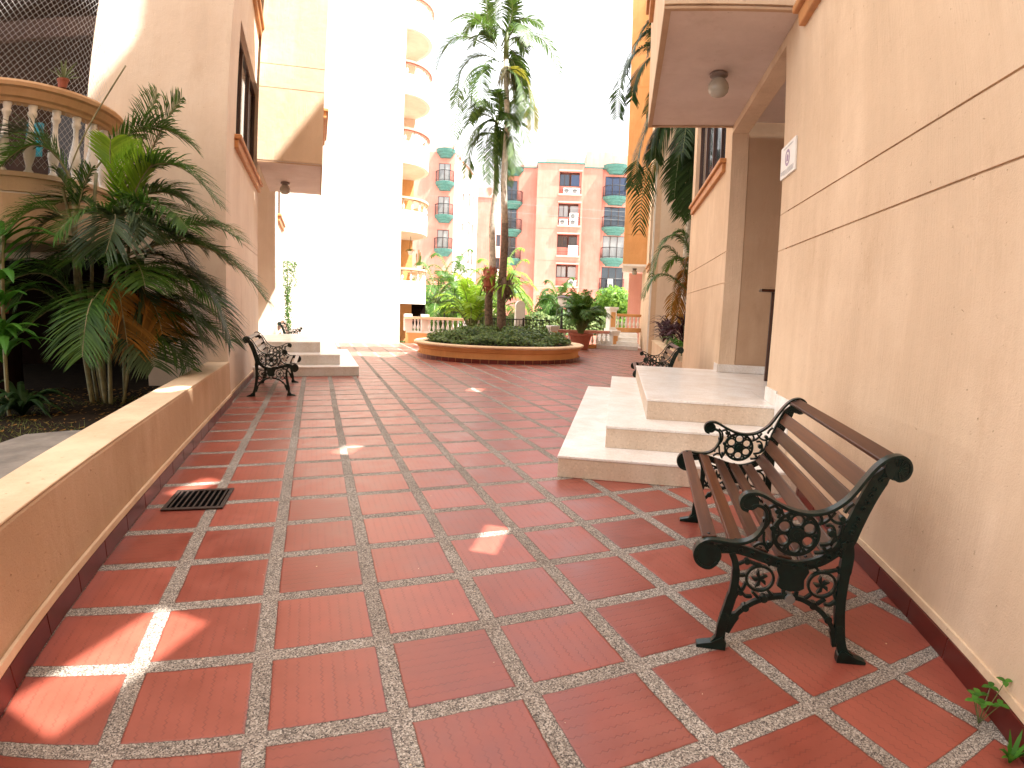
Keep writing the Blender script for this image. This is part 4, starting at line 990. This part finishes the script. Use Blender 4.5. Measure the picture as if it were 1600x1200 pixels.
b = MB(); b.add([(.16*math.cos(PI*i/12), y, 1.3205+.16*math.sin(PI*i/12)) for y in (-.06, .06) for i in range(13)], [tuple(range(13)), tuple(range(25, 12, -1))]+[(i, i+1, 14+i, 13+i) for i in range(12)]); b.build('top', M['white'], t)
# curved parapet from the tower round the plaza
def bez(p0, p1, p2, n): return [tuple(p0[j]*(1-i/n)**2+p1[j]*2*(i/n)*(1-i/n)+p2[j]*(i/n)**2 for j in (0, 1)) for i in range(n+1)]
cp = bez((3.45, 16.45), (4.2, 16.15), (5.45, 14.75), 16)
t = thing('curved_parapet', 'curved white and orange terrace parapet starting at the foot of the white tower', 'parapet')
b = MB(); b.sweep_wall(cp, .16, 0, .34); b.build('base', M['orange'], t)
b = MB(); b.sweep_wall(cp, .12, .3405, .40); 
b.build('ledge', M['white'], t)
for i, (x, y) in enumerate(cp[1:-1]):
    if i % 1 == 0:
        b = MB(); b.lathe([(r*.8, z*.60) for r, z in BP], (x+.05, y-.06, .4005), 8); b.build('baluster', M['white'], t, smooth=True)
b = MB(); b.sweep_wall([(x-.03, y+.02) for x, y in cp], .20, .79, .87); b.build('coping', M['cap'], t)
for i in (0, 5, 15): 
    b = MB(); x, y = cp[i]; b.prism([(x-.10, y-.14), (x+.16, y-.14), (x+.16, y+.08), (x-.10, y+.08)], .4003, .95); b.build('pier', M['white'], t, bevel=.01)

# ------------------------------------------------------------------ white tower with curved balconies
T = thing('apartment_tower', 'sunlit cream white apartment tower with a stack of curved balconies on its corner', 'building')
b = MB(); b.box(-9, 3.18, 16.2, 26, 0, 15.5); b.build('wall', M['white_w'], T)
for q, m_ in (((3.1805, 3.95, 18.55, 18.75, 0, 6.0), 'orange'), ((3.1805, 3.95, 18.55, 18.75, 6.01, 15), 'peach_l'), ((3.1805, 3.75, 17.35, 17.5, .001, 1.28), 'orange')):
    b = MB(); b.box(*q); b.build('balcony_wall', M[m_], T)
b = MB(); b.box(3.751, 4.25, 17.4, 17.45, .5, 1.28); b.build('shade_sheet', M['dark'], T)  # dark sheet standing in for the shade of an opening
cx, cy, ex, ey = 3.18, 17.62, 1.08, 1.38
def ell(s, n=24, a0=-90, a1=90): return [(cx+ex*s*math.cos(rad(a0+(a1-a0)*i/n)), cy+ey*s*math.sin(rad(a0+(a1-a0)*i/n))) for i in range(n+1)]
zc = [3.60, 5.76, 7.95, 10.07, 12.2]; zr = [2.45, 4.71, 6.89, 9.03, 11.2]
zl = 1.28
for i in range(5):
    lo = zl if i == 0 else zc[i-1]; top = zr[i]-.42
    b = MB(); b.sweep_wall(ell(1), -.12, lo, top); b.prism(ell(.92)+[(cx, cy+ey*.92)], lo+.02, lo+.12)
    bo = b.build('balcony', M['white_w'], T)
    b = MB(); b.prism(ell(.90), lo+.001, lo+.0199); b.build('ceiling', M['peach_l'], bo)
    b = MB(); b.sweep_wall(ell(1.03), -.17, zr[i]-.07, zr[i]); b.sweep_wall(ell(1.0), -.12, zr[i]-.10, zr[i]-.0705); b.build('handrail', M['pink_p'] if i > 1 else M['cap'], bo)
    for j in range(11):
        a = rad(-86+j*17); b = MB(); b.lathe([(r*.75, z*.50) for r, z in BP], (cx+ex*.96*math.cos(a), cy+ey*.96*math.sin(a), top+.0005), 7); b.build('baluster', M['white_w'], bo, smooth=True)
b = MB(); b.box(3.1805, 3.28, 18.0, 18.5, 1.3, 14); b.build('corner_trim', M['peach_l'], T)
t = thing('hanging_pot', 'white hanging flower pot on the lowest visible tower balcony', 'potted plant', (3.62, 17.0, 3.05))
b = MB(); b.lathe([(0, -.12), (.06, -.12), (.09, 0), (.085, 0), (0, -.02)], n=12); b.build('pot', M['white'], t)
b = MB(); 
for k_ in range(3): a = k_*2.09; b.tube([(.08*math.cos(a), .08*math.sin(a), 0), (0, 0, .5)], .003, 3)
b.build('hanger', M['rail'], t)
b = MB(); random.seed(2)
for i in range(24):
    a = i*2.4; l = random.uniform(.1, .22); blade(b, (0, 0, 0), (math.cos(a)*l*.6, math.sin(a)*l*.6, .14), (math.cos(a)*l, math.sin(a)*l, -.02), .03, 4)
b.build('leaves', M['l_shrub'], t)
t = thing('potted_cactus', 'tall thin potted cactus standing on the tower balcony rail', 'potted plant', (3.86, 16.72, 2.452))
b = MB(); b.lathe([(0, 0), (.06, 0), (.08, .1), (0, .1)], n=12); b.build('pot', M['white'], t)
b = MB()
for dx, h in ((-.05, .42), (.0, .55), (.05, .36), (.03, .47)): b.tube([(dx, 0, .08), (dx*1.5, 0, .08+h)], .018, 6)
b.build('stems', M['l_shrub'], t)
rosette('balcony_plant', 'small pale leaved plant beside the cactus on the tower balcony rail', 'potted plant', (4.08, 16.98, 2.452), 16, .22, .04, 'l_aloe', .8, .3, seed=3)

# climbing plant and bench side plant in the gap before the tower
t = thing('climbing_plant', 'thin climbing plant on the corner of the left building before the white tower', 'plant', (-.20, 14.6, 0))
b = MB(); random.seed(8)
def cf():
    z = random.random()**.8*2.3; w_ = .03+.10*(z > 1.6)+.05*random.random(); return (random.uniform(-w_, w_*1.6), random.uniform(-.1, .1), z+.05), (0, -1, .3)
leafcloud(b, 900, cf, .035); b.build('leaves', M['l_mid'], t)
b = MB(); b.tube([(0, 0, 0), (.02, 0, 1.2), (0, 0, 2.4)], .012, 5); b.build('stem', M['stem_g'], t)

# ------------------------------------------------------------------ second right hand building
B2 = thing('apartment_building', 'far right apartment building with a tall orange projecting bay beyond the palms', 'building', (0, 0, 0), -TH)
V2 = 2.07
b = MB(); wall(b, (V2, 15.2), D_, N_, 0, 6.3, 0, 12.6, .2, holes=[(.25, 1.6, 2.7, 4.6), (.25, 1.6, 5.5, 7.4)], grooves=[1.7]); 
b.build('wall', M['peach'], B2)
b = MB(); wall(b, (V2+.0005, 15.2), (1, 0), (0, -1), .2, 4.2, 0, 12.6, .2, grooves=[2.9, 3.3, 6.0, 6.4]); b.build('end_wall', M['peach_l'], B2)
b = MB(); b.box(V2-.004, V2+.05, 15.192, 15.1995, 0, 12.6); b.build('corner_bead', M['white'], B2)
b = MB(); wall(b, (1.27, 18.4), (1, 0), (0, -1), 0, V2-1.2705, 2.98, 12.6, .2, grooves=[3.95, 4.33, 6.3, 6.7, 9.0]); b.box(1.27, V2-.0005, 18.4005+.2, 21.2, 2.98, 12.6); b.box(1.27, V2-.0005, 18.4, 21.2, 2.93, 2.979)
b.build('projecting_bay', M['orange'], B2)  # peach plaster coloured orange to carry the shaded bounce light
b = MB(); b.box(1.26, V2-.001, 18.38, 21.2, 2.86, 2.929); b.build('soffit', M['white'], B2)
b = MB(); wall(b, (1.55, 21.4), (1, 0), (0, -1), 0, 2.5, 0, 2.85, .2); b.build('porch_wall', M['pink_p'], B2)
window(B2, (V2, 15.2), D_, N_, .25, 1.6, 2.7, 4.6, sill='sill', mull=1); window(B2, (V2, 15.2), D_, N_, .25, 1.6, 5.5, 7.4, sill='sill', mull=1)
globe('ceiling_lamp', 'tiny opal globe lamp under the far orange bay', (*xy(19.3, 1.7), 2.858))

# garden pocket between the right hand buildings
t = thing('corner_planter', 'low ochre planter wall under the purple leaved plants at right', 'low wall', (0, 0, 0), -TH)
b = MB(); b.box(2.22, 2.42, 9.96, 15.18, 0, .44); b.box(2.4205, 4.4, 9.96, 15.18, 0, .30); b.build('wall', M['peach'], t, bevel=.01)
b = MB(); b.box(2.20, 2.44, 9.96, 15.18, .4405, .47); b.build('cap', M['cap'], t, bevel=.006)
for i, (u, v, h, s_) in enumerate(((11.6, 2.75, .95, 21), (12.8, 2.65, .75, 22), (13.7, 2.6, .9, 23), (14.4, 2.55, .65, 24), (12.2, 3.0, 1.25, 25))):
    rosette('cordyline', ('purple leaved cordyline nearest the right hand wall in the corner planter', 'short purple leaved cordyline second from the right hand wall', 'dark purple cordyline in the middle of the corner planter', 'purple cordyline leaning out at the left end of the corner planter', 'tallest purple cordyline at the back of the corner planter')[i],
            'plant', (*xy(u, v-.08), .30), 44, .48, .065, 'l_purple', .75, .45, stem=h*.8, group='purple cordylines in the corner planter', seed=s_)
rosette('strap_leaf_plant', 'bright green strap leaved plant among the purple cordylines', 'plant', (*xy(12.0, 2.62), .45), 34, .5, .05, 'l_mid', .8, .6, seed=31)
rosette('strap_leaf_plant', 'green strap leaved plant close to the corner beside the far bench', 'plant', (*xy(10.9, 2.68), .45), 30, .48, .055, 'l_broad', .8, .6, seed=32)
R1 = palm('palm_tree', 'palm whose dark fronds hang under the bay with the globe lamp', (*xy(12.4, 3.15), .3), 5.6, .12, .07, None, seed=51, mats=('l_dark',), fl=2.3, leafL=.58, nfr=18, hang=1.15, w=.036, nleaf=70)
hero(R1, 'hanging_fronds', 'l_dark', [[(12.4, 2.9, 6.1), (12.2, 1.75, 6.0), (12.1, 1.42, 4.1)], [(12.4, 2.9, 6.1), (12.0, 2.05, 5.7), (11.9, 1.86, 4.75)], [(12.4, 3.0, 6.1), (12.2, 2.72, 5.2), (12.2, 2.52, 3.5)], [(12.4, 3.0, 6.1), (12.0, 2.78, 5.0), (12.0, 2.72, 3.4)],
     [(12.4, 3.0, 6.2), (12.1, 2.5, 5.6), (12.1, 2.35, 3.9)], [(12.4, 3.0, 6.2), (12.6, 2.6, 5.9), (12.6, 2.62, 3.7)]], .62, 84, .036, .45)
R2 = palm('palm_tree', 'palm whose fronds stand against the sky beside the orange bay', (*xy(13.6, 2.9), .3), 8.0, .12, .07, None, seed=57, mats=('l_dark',), fl=1.9, leafL=.42, nfr=13, hang=1.0, w=.03, nleaf=50)
hero(R2, 'hanging_fronds', 'l_dark', [[(13.6, 2.8, 8.0), (13.0, 1.25, 7.9), (12.8, .98, 6.0)], [(13.6, 2.8, 8.2), (13.2, 1.6, 8.5), (13.0, 1.15, 7.1)], [(13.6, 2.8, 8.0), (13.0, 1.6, 7.6), (12.8, 1.3, 6.4)], [(13.6, 2.8, 8.3), (13.3, 1.9, 8.9), (13.2, 1.4, 8.0)]], .56, 76, .036, .45)
LOW = Vector((*xy(11.3, 3.0), .3))
t = thing('areca_palm', 'leaning areca fronds spreading from behind the corner of the peach wall above the cordylines', 'palm', tuple(LOW))
hero(t, 'fronds', 'l_mid', [[(11.3, 2.8, 1.8), (11.2, 2.15, 2.85), (11.1, 1.88, 2.0)], [(11.3, 2.8, 1.6), (11.1, 2.05, 2.2), (11.0, 1.72, 1.55)], [(11.3, 2.85, 2.2), (11.2, 2.4, 3.0), (11.1, 2.0, 2.65)], [(11.3, 2.8, 1.9), (11.2, 2.55, 3.0), (11.2, 2.3, 2.9)], [(11.3, 2.8, 1.9), (11.6, 2.5, 2.6), (11.8, 2.2, 2.2)]], .36, 44, .026, .45)
hero(t, 'drying_fronds', 'l_dry', [[(11.4, 2.85, 1.9), (11.4, 2.5, 2.3), (11.4, 2.35, 1.2)], [(11.5, 2.85, 1.7), (11.5, 2.6, 2.0), (11.5, 2.5, 1.1)], [(11.4, 2.9, 2.1), (11.4, 2.65, 2.6), (11.4, 2.55, 1.6)]], .36, 44, .03, .7)
b = MB(); b.tube([(0, 0, 0), (-.05, .02, 1.0), (-.12, .05, 1.7)], .06, 8); b.build('stem', M['bark_d'], t, smooth=True)

# ------------------------------------------------------------------ street lamp, hedges, trees, low walls beyond the terrace
t = thing('street_lamp', 'black post lamp with white globe and brown hat beyond the balustrade', 'street lamp', (9.32, 17.0, -1.299))
b = MB(); b.tube([(0, 0, 0), (0, 0, 2.70)], .045, 8); b.lathe([(0, 0), (.12, 0), (.12, .15), (.06, .25)], n=10); b.build('post', M['rail'], t)
b = MB(); b.lathe([(.05, 2.68), (.12, 2.75), (.17, 2.87), (.17, 2.98)], n=16); b.lathe([(.05, 2.68), (0, 2.68)], n=16); b.build('globe', M['white'], t, smooth=True)
b = MB(); b.lathe([(.23, 2.98), (.21, 3.02), (.06, 3.09), (0, 3.10)], n=16); b.lathe([(.23, 2.98), (0, 2.98)], n=16); b.build('hat', M['brown'], t)
def treeball(name, label, loc, rx, rz, n, mat, size, seed, trunk=1.2, cat='tree', group=None, lumps=9):
    random.seed(seed); t = thing(name, label, cat, loc, 0, group)
    L_ = [(random.uniform(-.55, .55)*rx, random.uniform(-.5, .5)*rx, trunk+rz*random.uniform(.35, 1.6), random.uniform(.35, .6)) for _ in range(lumps)]
    def f():
        c = random.choice(L_); v_ = Vector((random.gauss(0, 1), random.gauss(0, 1), random.gauss(0, 1))).normalized(); r = random.random()**.4*c[3]
        return (c[0]+v_.x*rx*r, c[1]+v_.y*rx*r, c[2]+v_.z*rz*r), v_
    b = MB(); leafcloud(b, n, f, size, .42); b.build('crown', M[mat], t)
    b = MB(); b.tube([(0, 0, 0), (.05, 0, trunk*.6), (0, .05, trunk+rz*.7)], [.14, .11, .05], 8)
    for i in range(4): a = i*1.6; b.tube([(0, 0, trunk*.7), (math.cos(a)*rx*.4, math.sin(a)*rx*.4, trunk+rz*.9)], [.06, .02], 6)
    b.build('trunk', M['bark_d'], t, smooth=True); return t
treeball('broadleaf_tree', 'bright green leafy tree behind the short balustrade at far right', (14.2, 21.5, -1.299), 2.0, 1.5, 9000, 'l_tree', .11, 61, 1.2)
treeball('broadleaf_tree', 'darker green bushy tree left of the bright tree beyond the pillars', (12.2, 23.0, -1.299), 1.5, 1.1, 5000, 'l_mid', .10, 62, 1.3)
treeball('broadleaf_tree', 'yellow green bushy tree right of the white tower', (6.0, 24.5, -1.299), 1.5, 1.1, 5500, 'l_tree', .10, 63, 1.0)
treeball('broadleaf_tree', 'dark bushy tree between the left palms beyond the terrace', (9.0, 30, -1.299), 1.9, 1.4, 5000, 'l_shrub', .13, 64, 1.2)
random.seed(70)
def hedge(label, x0, x1, y, z0, z1, d, n, seed):
    random.seed(seed)
    def f():
        x = random.uniform(x0, x1); a = random.random(); s = math.sin(x*2.1)*.08+math.sin(x*5.3)*.06
        z = z0+(z1-z0+s)*a**.7; return (x, y-d/2+random.random()*d*(.5+.5*(1-a)), z), (0, -1, .4)
    b = MB(); leafcloud(b, n, f, .085, .5); t = thing('hedge', label, 'hedge'); b.build('foliage', M['l_hedge'], t)
    b = MB(); b.box(x0+.1, x1-.1, y, y+d*.3, z0, z1-.35); b.build('core', M['l_shrub'], t)
hedge('long pale flecked hedge behind the white balustrade', 6.9, 13.6, 20.5, -1.29, .98, 1.0, 16000, 71)
hedge('green hedge strip beyond the railing near the white tower', 3.8, 6.6, 22.8, -1.29, 1.3, 1.0, 6000, 72)
b = MB(); b.box(6.2, 16, 18.6, 18.8, -1.29, .22); tag(b.build('boundary_wall', M['pink']), 'low salmon boundary wall below the hedge', 'low wall')
gp = (('fan leaved palm standing just right of the white tower', (5.3, 20.5), 1.9, 1.9, 81, 'l_mid'), ('feathery pale green palm behind the pair of tall palms', (8.6, 21.6), 1.9, 2.3, 82, 'l_tree'), ('coconut palm with drooping yellow green fronds left of the potted palm', (9.2, 24.2), 2.3, 2.6, 83, 'l_tree'), ('young palm in front of the salmon block beyond the terrace', (7.3, 26.0), 2.6, 2.2, 84, 'l_mid'), ('small dark palm above the street lamp', (11.3, 21.5), 1.9, 1.4, 85, 'l_mid'), ('short palm with upright fronds beside the green hedge strip', (6.2, 21.3), 1.5, 1.6, 86, 'l_tree'))
for lb, (x, y), h, l, sd, mt in gp:
    palm('garden_palm', lb, (x, y, -1.299), h+.4, .13, .10, None, seed=sd, mats=(mt,), fl=l, leafL=.42, nfr=16, hang=.75, w=.05, group='garden palms beyond the terrace', nleaf=26)
b = MB(); b.box(5.0, 12.0, 23.4, 23.5, -1.29, -.2); 

# ------------------------------------------------------------------ salmon apartment blocks
CX, CY = .611, -1.340
def frame_at(al, D): # origin at the foot of the perpendicular; returns loc, rz
    return (CX+D*math.sin(al), CY+D*math.cos(al), 0), -al
def curved_balcony(parent, x, w, zt, zb, rail=True, wall_y=0, proj=.9, railmat='rail'):
    b = MB(); n = 14
    pr = [(.55, zb), (.62, zb+(zt-zb)*.25), (.74, zb+(zt-zb)*.35), (.80, zb+(zt-zb)*.55), (.93, zb+(zt-zb)*.65), (1.0, zb+(zt-zb)*.95), (1.0, zt), (0, zt)]
    b.lathe([(r*w/2, z) for r, z in pr], (x, wall_y, 0), n, PI, 2*PI, 1, proj/(w/2)); b.lathe([(.55*w/2, zb), (0, zb)], (x, wall_y, 0), n, PI, 2*PI, 1, proj/(w/2))
    o = b.build('balcony', M['green'], parent)
    if rail:
        b = MB(); P_ = [(x+w/2*.95*math.cos(PI+PI*i/n), wall_y+proj*.95*math.sin(PI+PI*i/n)) for i in range(n+1)]
        b.tube([(p[0], p[1], zt+.85) for p in P_], .03, 4); b.tube([(p[0], p[1], zt+.1) for p in P_], .02, 4)
        for i in range(0, n*2+1):
            a = PI+PI*i/(2*n); b.tube([(x+w/2*.95*math.cos(a), wall_y+proj*.95*math.sin(a), zt), (x+w/2*.95*math.cos(a), wall_y+proj*.95*math.sin(a), zt+.85)], .012, 3, cap=False)
        b.build('railing', M[railmat], o)
loc, rz = frame_at(rad(22), 45)
K = thing('apartment_block', 'long salmon pink apartment block with stacked window bays and air conditioners', 'building', loc, rz)
FD, FN = (1, 0), (0, -1)
b = MB()
wall(b, (-1.3, .9), FD, FN, 0, 1.549, -1.3, 13.1, .3)
hl = [(1.80, 3.62, z0, z1) for z0, z1 in ((10.87, 12.7), (8.32, 10.14), (5.86, 7.6), (3.35, 5.13), (.9, 2.65))]
wall(b, (.25, 0), FD, FN, 0, 3.78, -1.3, 13.3, .3, holes=hl, grooves=[3.0, 5.4, 8.0, 10.5], gw=.05)
wall(b, (4.031, .5), FD, FN, 0, 1.62, -1.3, 13.15, .3)
wall(b, (5.652, .7), FD, FN, 0, 5, -1.3, 13.15, .3, holes=[(.25, 2.1, z0, z1) for z0, z1 in ((10.95, 12.6), (8.35, 10.1), (5.85, 7.7), (3.3, 5.1))])
b.box(.25, .549, .3005, .9, -1.3, 13.29); b.box(3.73, 4.03, .3005, .5, -1.3, 13.29)
b.build('wall', M['pink'], K)
b = MB(); b.box(-1.3, 10.6, 1.95, 2.0, -1.3, 13.0); b.box(2.0, 3.95, .95, 1.0, -1.3, 13.0); b.build('inner_wall', M['pink'], K)
b = MB(); b.box(-1.35, .2, .85, 5, 13.1005, 13.18); b.box(.18, 4.10, -.08, 5, 13.3005, 13.42); b.box(4.105, 10.6, .42, 5, 13.1505, 13.25); b.build('cornice', M['green'], K)
b = MB(); b.box(-1.2, .85, 2.1, 6, 13.19, 13.7); b.box(.9, 3.55, 1.2, 6, 13.43, 14.05); b.box(3.56, 4.4, 1.5, 6, 13.43, 13.85); b.box(4.41, 6.7, 2.0, 6, 13.26, 15.0); b.box(6.71, 10, 2.0, 6, 13.26, 14.75); b.build('parapet', M['pink_p'], K)
for i, (a_, c_, z0, z1) in enumerate(hl):
    x0, x1 = .25+a_, .25+c_; zm = z0+.72
    window(K, (x0, .0), FD, FN, .04, .86, zm, z1-.12, pane='glass_p' if i in (1, 3) else 'glass', depth=.42, frame='brown', mull=1, fw=.05)
    window(K, (x0, .0), FD, FN, .95, 1.78, zm if i != 2 else z0+.05, z1-.12, pane='glass_b' if i == 0 else ('glass_p' if i % 2 else 'glass'), depth=.42, frame='brown', mull=0, fw=.05)
    b = MB(); b.box(x0-.05, x1+.05, -.22, -.0005, z0-.14, z0-.01); b.build('ledge', M['pink_p'], K); b = MB(); b.box(x0-.05, x1+.05, -.18, -.0005, z1+.01, z1+.12); b.build('hood', M['pink_p'], K)
    b = MB(); b.box(x0, x1, .36, .40, z0, zm-.01); b.build('apron', M['pink'], K)
    b = MB()
    for j in range(2): b.box(x0, x1, .0, .02, z0+.3+.35*j, z0+.32+.35*j)
    b.build('guard_bar', M['rail'], K)
def ac(parent, x, y, z):
    b = MB(); b.box(x, x+.72, y, y+.28, z, z+.50); o = b.build('air_conditioner', M['ac'], parent, bevel=.02)
    b = MB(); b.disc((x+.27, z+.25), .19, y-.01, y-.001, 20, r2=.16); b.disc((x+.27, z+.25), .155, y-.006, y-.001, 16); b.build('fan_grille', M['ac_d'], o)
for x, z in ((2.45, 10.89), (3.12, 10.89), (2.2, 8.34), (3.05, 8.34), (3.05, 8.86), (3.1, 1.0), (3.12, 3.38)): ac(K, x-.05, .05, z)
b = MB(); b.box(2.98, 3.8, .03, .05, 5.9, 6.7); b.build('white_screen', M['white'], K)
for i, (zt, zb) in enumerate(((13.40, 12.68), (10.80, 10.15), (8.30, 7.68), (5.78, 5.12), (3.25, 2.65))):
    curved_balcony(K, 6.75, 2.15, zt, zb, i > 0, .4)
for i, z in enumerate((10.95, 8.35, 5.85, 3.3)): window(K, (5.652, .7), FD, FN, .25, 2.1, z, z+(1.65, 1.75, 1.85, 1.8)[i], pane=('glass_b', 'glass', 'glass_p', 'glass')[i], depth=.1, frame='brown', mull=2)
for i, (zt, zb) in enumerate(((12.95, 12.4), (10.2, 9.65), (7.9, 7.35), (5.5, 4.95), (3.1, 2.5))):
    curved_balcony(K, -1.75, 1.7, zt, zb, True, .9)
b = MB(); b.box(-2.7, -1.3, .95, 1.4, -1.3, 12.9); b.build('end_wall', M['pink'], K)
for z in (10.3, 8.0, 5.6): window(K, (-2.3, .95), FD, FN, .0, .9, z, z+1.7, pane='glass', depth=.0-.06, mull=1)

loc, rz = frame_at(rad(13), 45)
K2 = thing('apartment_block', 'salmon apartment block right of the white tower with a pale receding side', 'building', loc, rz)
b = MB(); wall(b, (-6, 0), FD, FN, 0, 6.55, -1.3, 13.85, .3, holes=[(5.25, 6.2, 11.5, 12.95), (5.25, 6.2, 8.82, 10.3), (5.25, 6.2, 6.1, 7.6)]); b.build('wall', M['pink'], K2)
b = MB(); b.box(-1.2, .1, .3, 3, 13.86, 14.35); b.box(-.5, .45, .3, 3, 14.355, 14.6) ; b.build('parapet', M['pink_p'], K2)
for i, (zt, zb) in enumerate(((14.0, 13.35), (11.38, 10.72), (8.72, 8.12), (6.0, 5.4))): curved_balcony(K2, -.22, 1.6, zt, zb, i > 0)
for z in (11.5, 8.82, 6.1): window(K2, (-6, 0), FD, FN, 5.25, 6.2, z, z+1.47, pane='glass_p', depth=.1, mull=1)
ad = rad(28-13); SD = (math.sin(ad), math.cos(ad)); SN = (math.cos(ad), -math.sin(ad))
wn = [(a_, a_+w_, z, z+h_) for z in (10.6, 8.0, 5.4, 2.9) for a_, w_, h_ in ((3.0, .7, .7), (5.4, .85, 1.25), (7.0, .7, 1.25))]
b = MB(); wall(b, (.551, .001), SD, SN, 0, 9.4, -1.3, 13.75, .3, holes=wn); b.build('side_wall', M['white_w'], K2)  # sunlit side of the salmon block; brightness put into the white plaster
b = MB(); b.obox((.551, .001), SD, SN, 0, 9.45, -.3, .06, 13.755, 13.9); b.build('cornice', M['pink'], K2)
for a_, c_, z0, z1 in wn: window(K2, (.551, .001), SD, SN, a_, c_, z0, z1, pane='glass_p', depth=.12, mull=0, fw=.06)
loc, rz = frame_at(rad(17), 60)
K3 = thing('apartment_block', 'plain salmon block glimpsed between the white tower block and the palms', 'building', loc, rz)
b = MB(); b.box(-1.9, .8, 0, 8, -1.3, 13.4); b.build('wall', M['pink'], K3)
b = MB(); b.box(-2.0, .9, -.1, 8, 13.41, 13.7); b.box(-1.6, .7, .3, 8, 13.71, 14.6); b.build('parapet', M['pink_p'], K3)
for i, z in enumerate((13.2, 9.6, 6.8)): curved_balcony(K3, -1.75, 1.2, z, z-.6, i > 0)
loc, rz = frame_at(rad(18.9), 62)
K4 = thing('apartment_block', 'pale side of a farther block seen between the two tall palm trunks', 'building', loc, rz)
wn = [(.5+1.1*j, 1.1+1.1*j, z, z+1.3) for z in (8.4, 5.8, 3.2) for j in range(2)]
b = MB(); wall(b, (-1.25, 0), FD, FN, 0, 2.9, -1.3, 12.2, .3, holes=wn); b.build('wall', M['white_w'], K4)
for a_, c_, z0, z1 in wn: window(K4, (-1.25, 0), FD, FN, a_, c_, z0, z1, pane='glass', depth=.12, mull=0, fw=.06)
# overhead cables
for lb, z, s in (('upper thin overhead cable crossing in front of the salmon block', 8.9, .25), ('lower pair of thin overhead cables crossing the salmon block', 8.25, .22), ('dark low cable crossing the foot of the salmon block', 3.15, .15)):
    b = MB(); P_ = []
    for i in range(25):
        t_ = i/24; x = 8+t_*26; y = 36+(-t_)*8; P_.append((x, y, z-.5*(1-(2*t_-1)**2)*s*4+.8*(1-t_)*0))
    b.tube(P_, .006, 4); tag(b.build('cable', M['ac_d'] if z > 5 else M['rail']), lb, 'cable', 'overhead cables')
# white plastic chair on the ground level balcony
K5 = thing('plastic_chair', 'white plastic chair under the lowest green balcony beside the bright tree', 'chair', (frame_at(rad(22), 45)[0][0]+6.6*math.cos(rad(22)), frame_at(rad(22), 45)[0][1]-6.6*math.sin(rad(22)), 3.251), -rad(22))
b = MB(); b.box(-.22, .22, -.2, .2, .40, .43); b.build('seat', M['white'], K5)
b = MB(); b.box(-.22, .22, .19, .22, .43, .85); b.build('backrest', M['white'], K5)
for x in (-.19, .19):
    for y in (-.17, .18): b = MB(); b.box(x-.02, x+.02, y-.02, y+.02, 0, .40); b.build('leg', M['white'], K5)

# ------------------------------------------------------------------ light, sky, camera
w = bpy.data.worlds.new('World'); SC.world = w; w.use_nodes = True; nt = w.node_tree
sky = nt.nodes.new('ShaderNodeTexSky'); sky.sky_type = 'NISHITA'; sky.sun_disc = False
sky.sun_elevation = math.asin(SUN.z); sky.sun_rotation = math.atan2(SUN.x, SUN.y) % (2*PI); sky.air_density = 1.0; sky.dust_density = 2.5; sky.ozone_density = 1.0
tcw = nt.nodes.new('ShaderNodeTexCoord'); cl = noise(nt, tcw.outputs['Generated'], 2.3, 6, .6)
cf_ = ramp(nt, cl, [(.36, (0, 0, 0)), (.50, (1, 1, 1))]); cloud = ramp(nt, cl, [(.4, (3.6, 3.6, 3.7)), (.7, (4.8, 4.7, 4.55))])
nt.links.new(mixc(nt, math_(nt, 'ADD', math_(nt, 'MULTIPLY', cf_, .55), .40), sky.outputs[0], cloud), nt.nodes['Background'].inputs[0]); nt.nodes['Background'].inputs[1].default_value = .15
ld = bpy.data.lights.new('sun', 'SUN'); ld.energy = 4.2; ld.angle = rad(.6); ld.color = (1.0, .955, .88)
lo = bpy.data.objects.new('sun', ld); COL.objects.link(lo); lo.rotation_euler = SUN.to_track_quat('Z', 'Y').to_euler()

KF = [0.05246133126897835, 0.0002523108499839935, -6.520672189315147e-05, 1.7739678826710894e-06]
Rm = Matrix.Rotation(-0.35599114, 3, 'Z')@Matrix.Rotation(-0.13628675, 3, 'X')@Matrix.Rotation(-0.0343278, 3, 'Y')
cd = bpy.data.cameras.new('camera'); cam = bpy.data.objects.new('camera', cd); COL.objects.link(cam)
cam.matrix_world = Matrix.Translation((0.611, -1.3404, 1.1627))@(Rm@Matrix(((1, 0, 0), (0, 0, -1), (0, 1, 0)))).to_4x4()
cd.type = 'PANO'; cd.panorama_type = 'FISHEYE_LENS_POLYNOMIAL'; cd.fisheye_fov = PI      # wide phone lens with barrel distortion
cd.sensor_width = 36.0; cd.sensor_height = 27.0; cd.sensor_fit = 'HORIZONTAL'; cd.lens = 19.1
cd.fisheye_polynomial_k0 = 0
cd.fisheye_polynomial_k1, cd.fisheye_polynomial_k2, cd.fisheye_polynomial_k3, cd.fisheye_polynomial_k4 = [-x for x in KF]
cd.clip_start = .01; cd.clip_end = 2000
SC.camera = cam
SC.view_settings.view_transform = 'Standard'; SC.view_settings.look = 'None'; SC.view_settings.exposure = 2.25; SC.view_settings.gamma = 1
SC.cycles.use_denoising = True; SC.cycles.max_bounces = 8; SC.cycles.diffuse_bounces = 5; SC.cycles.transparent_max_bounces = 4
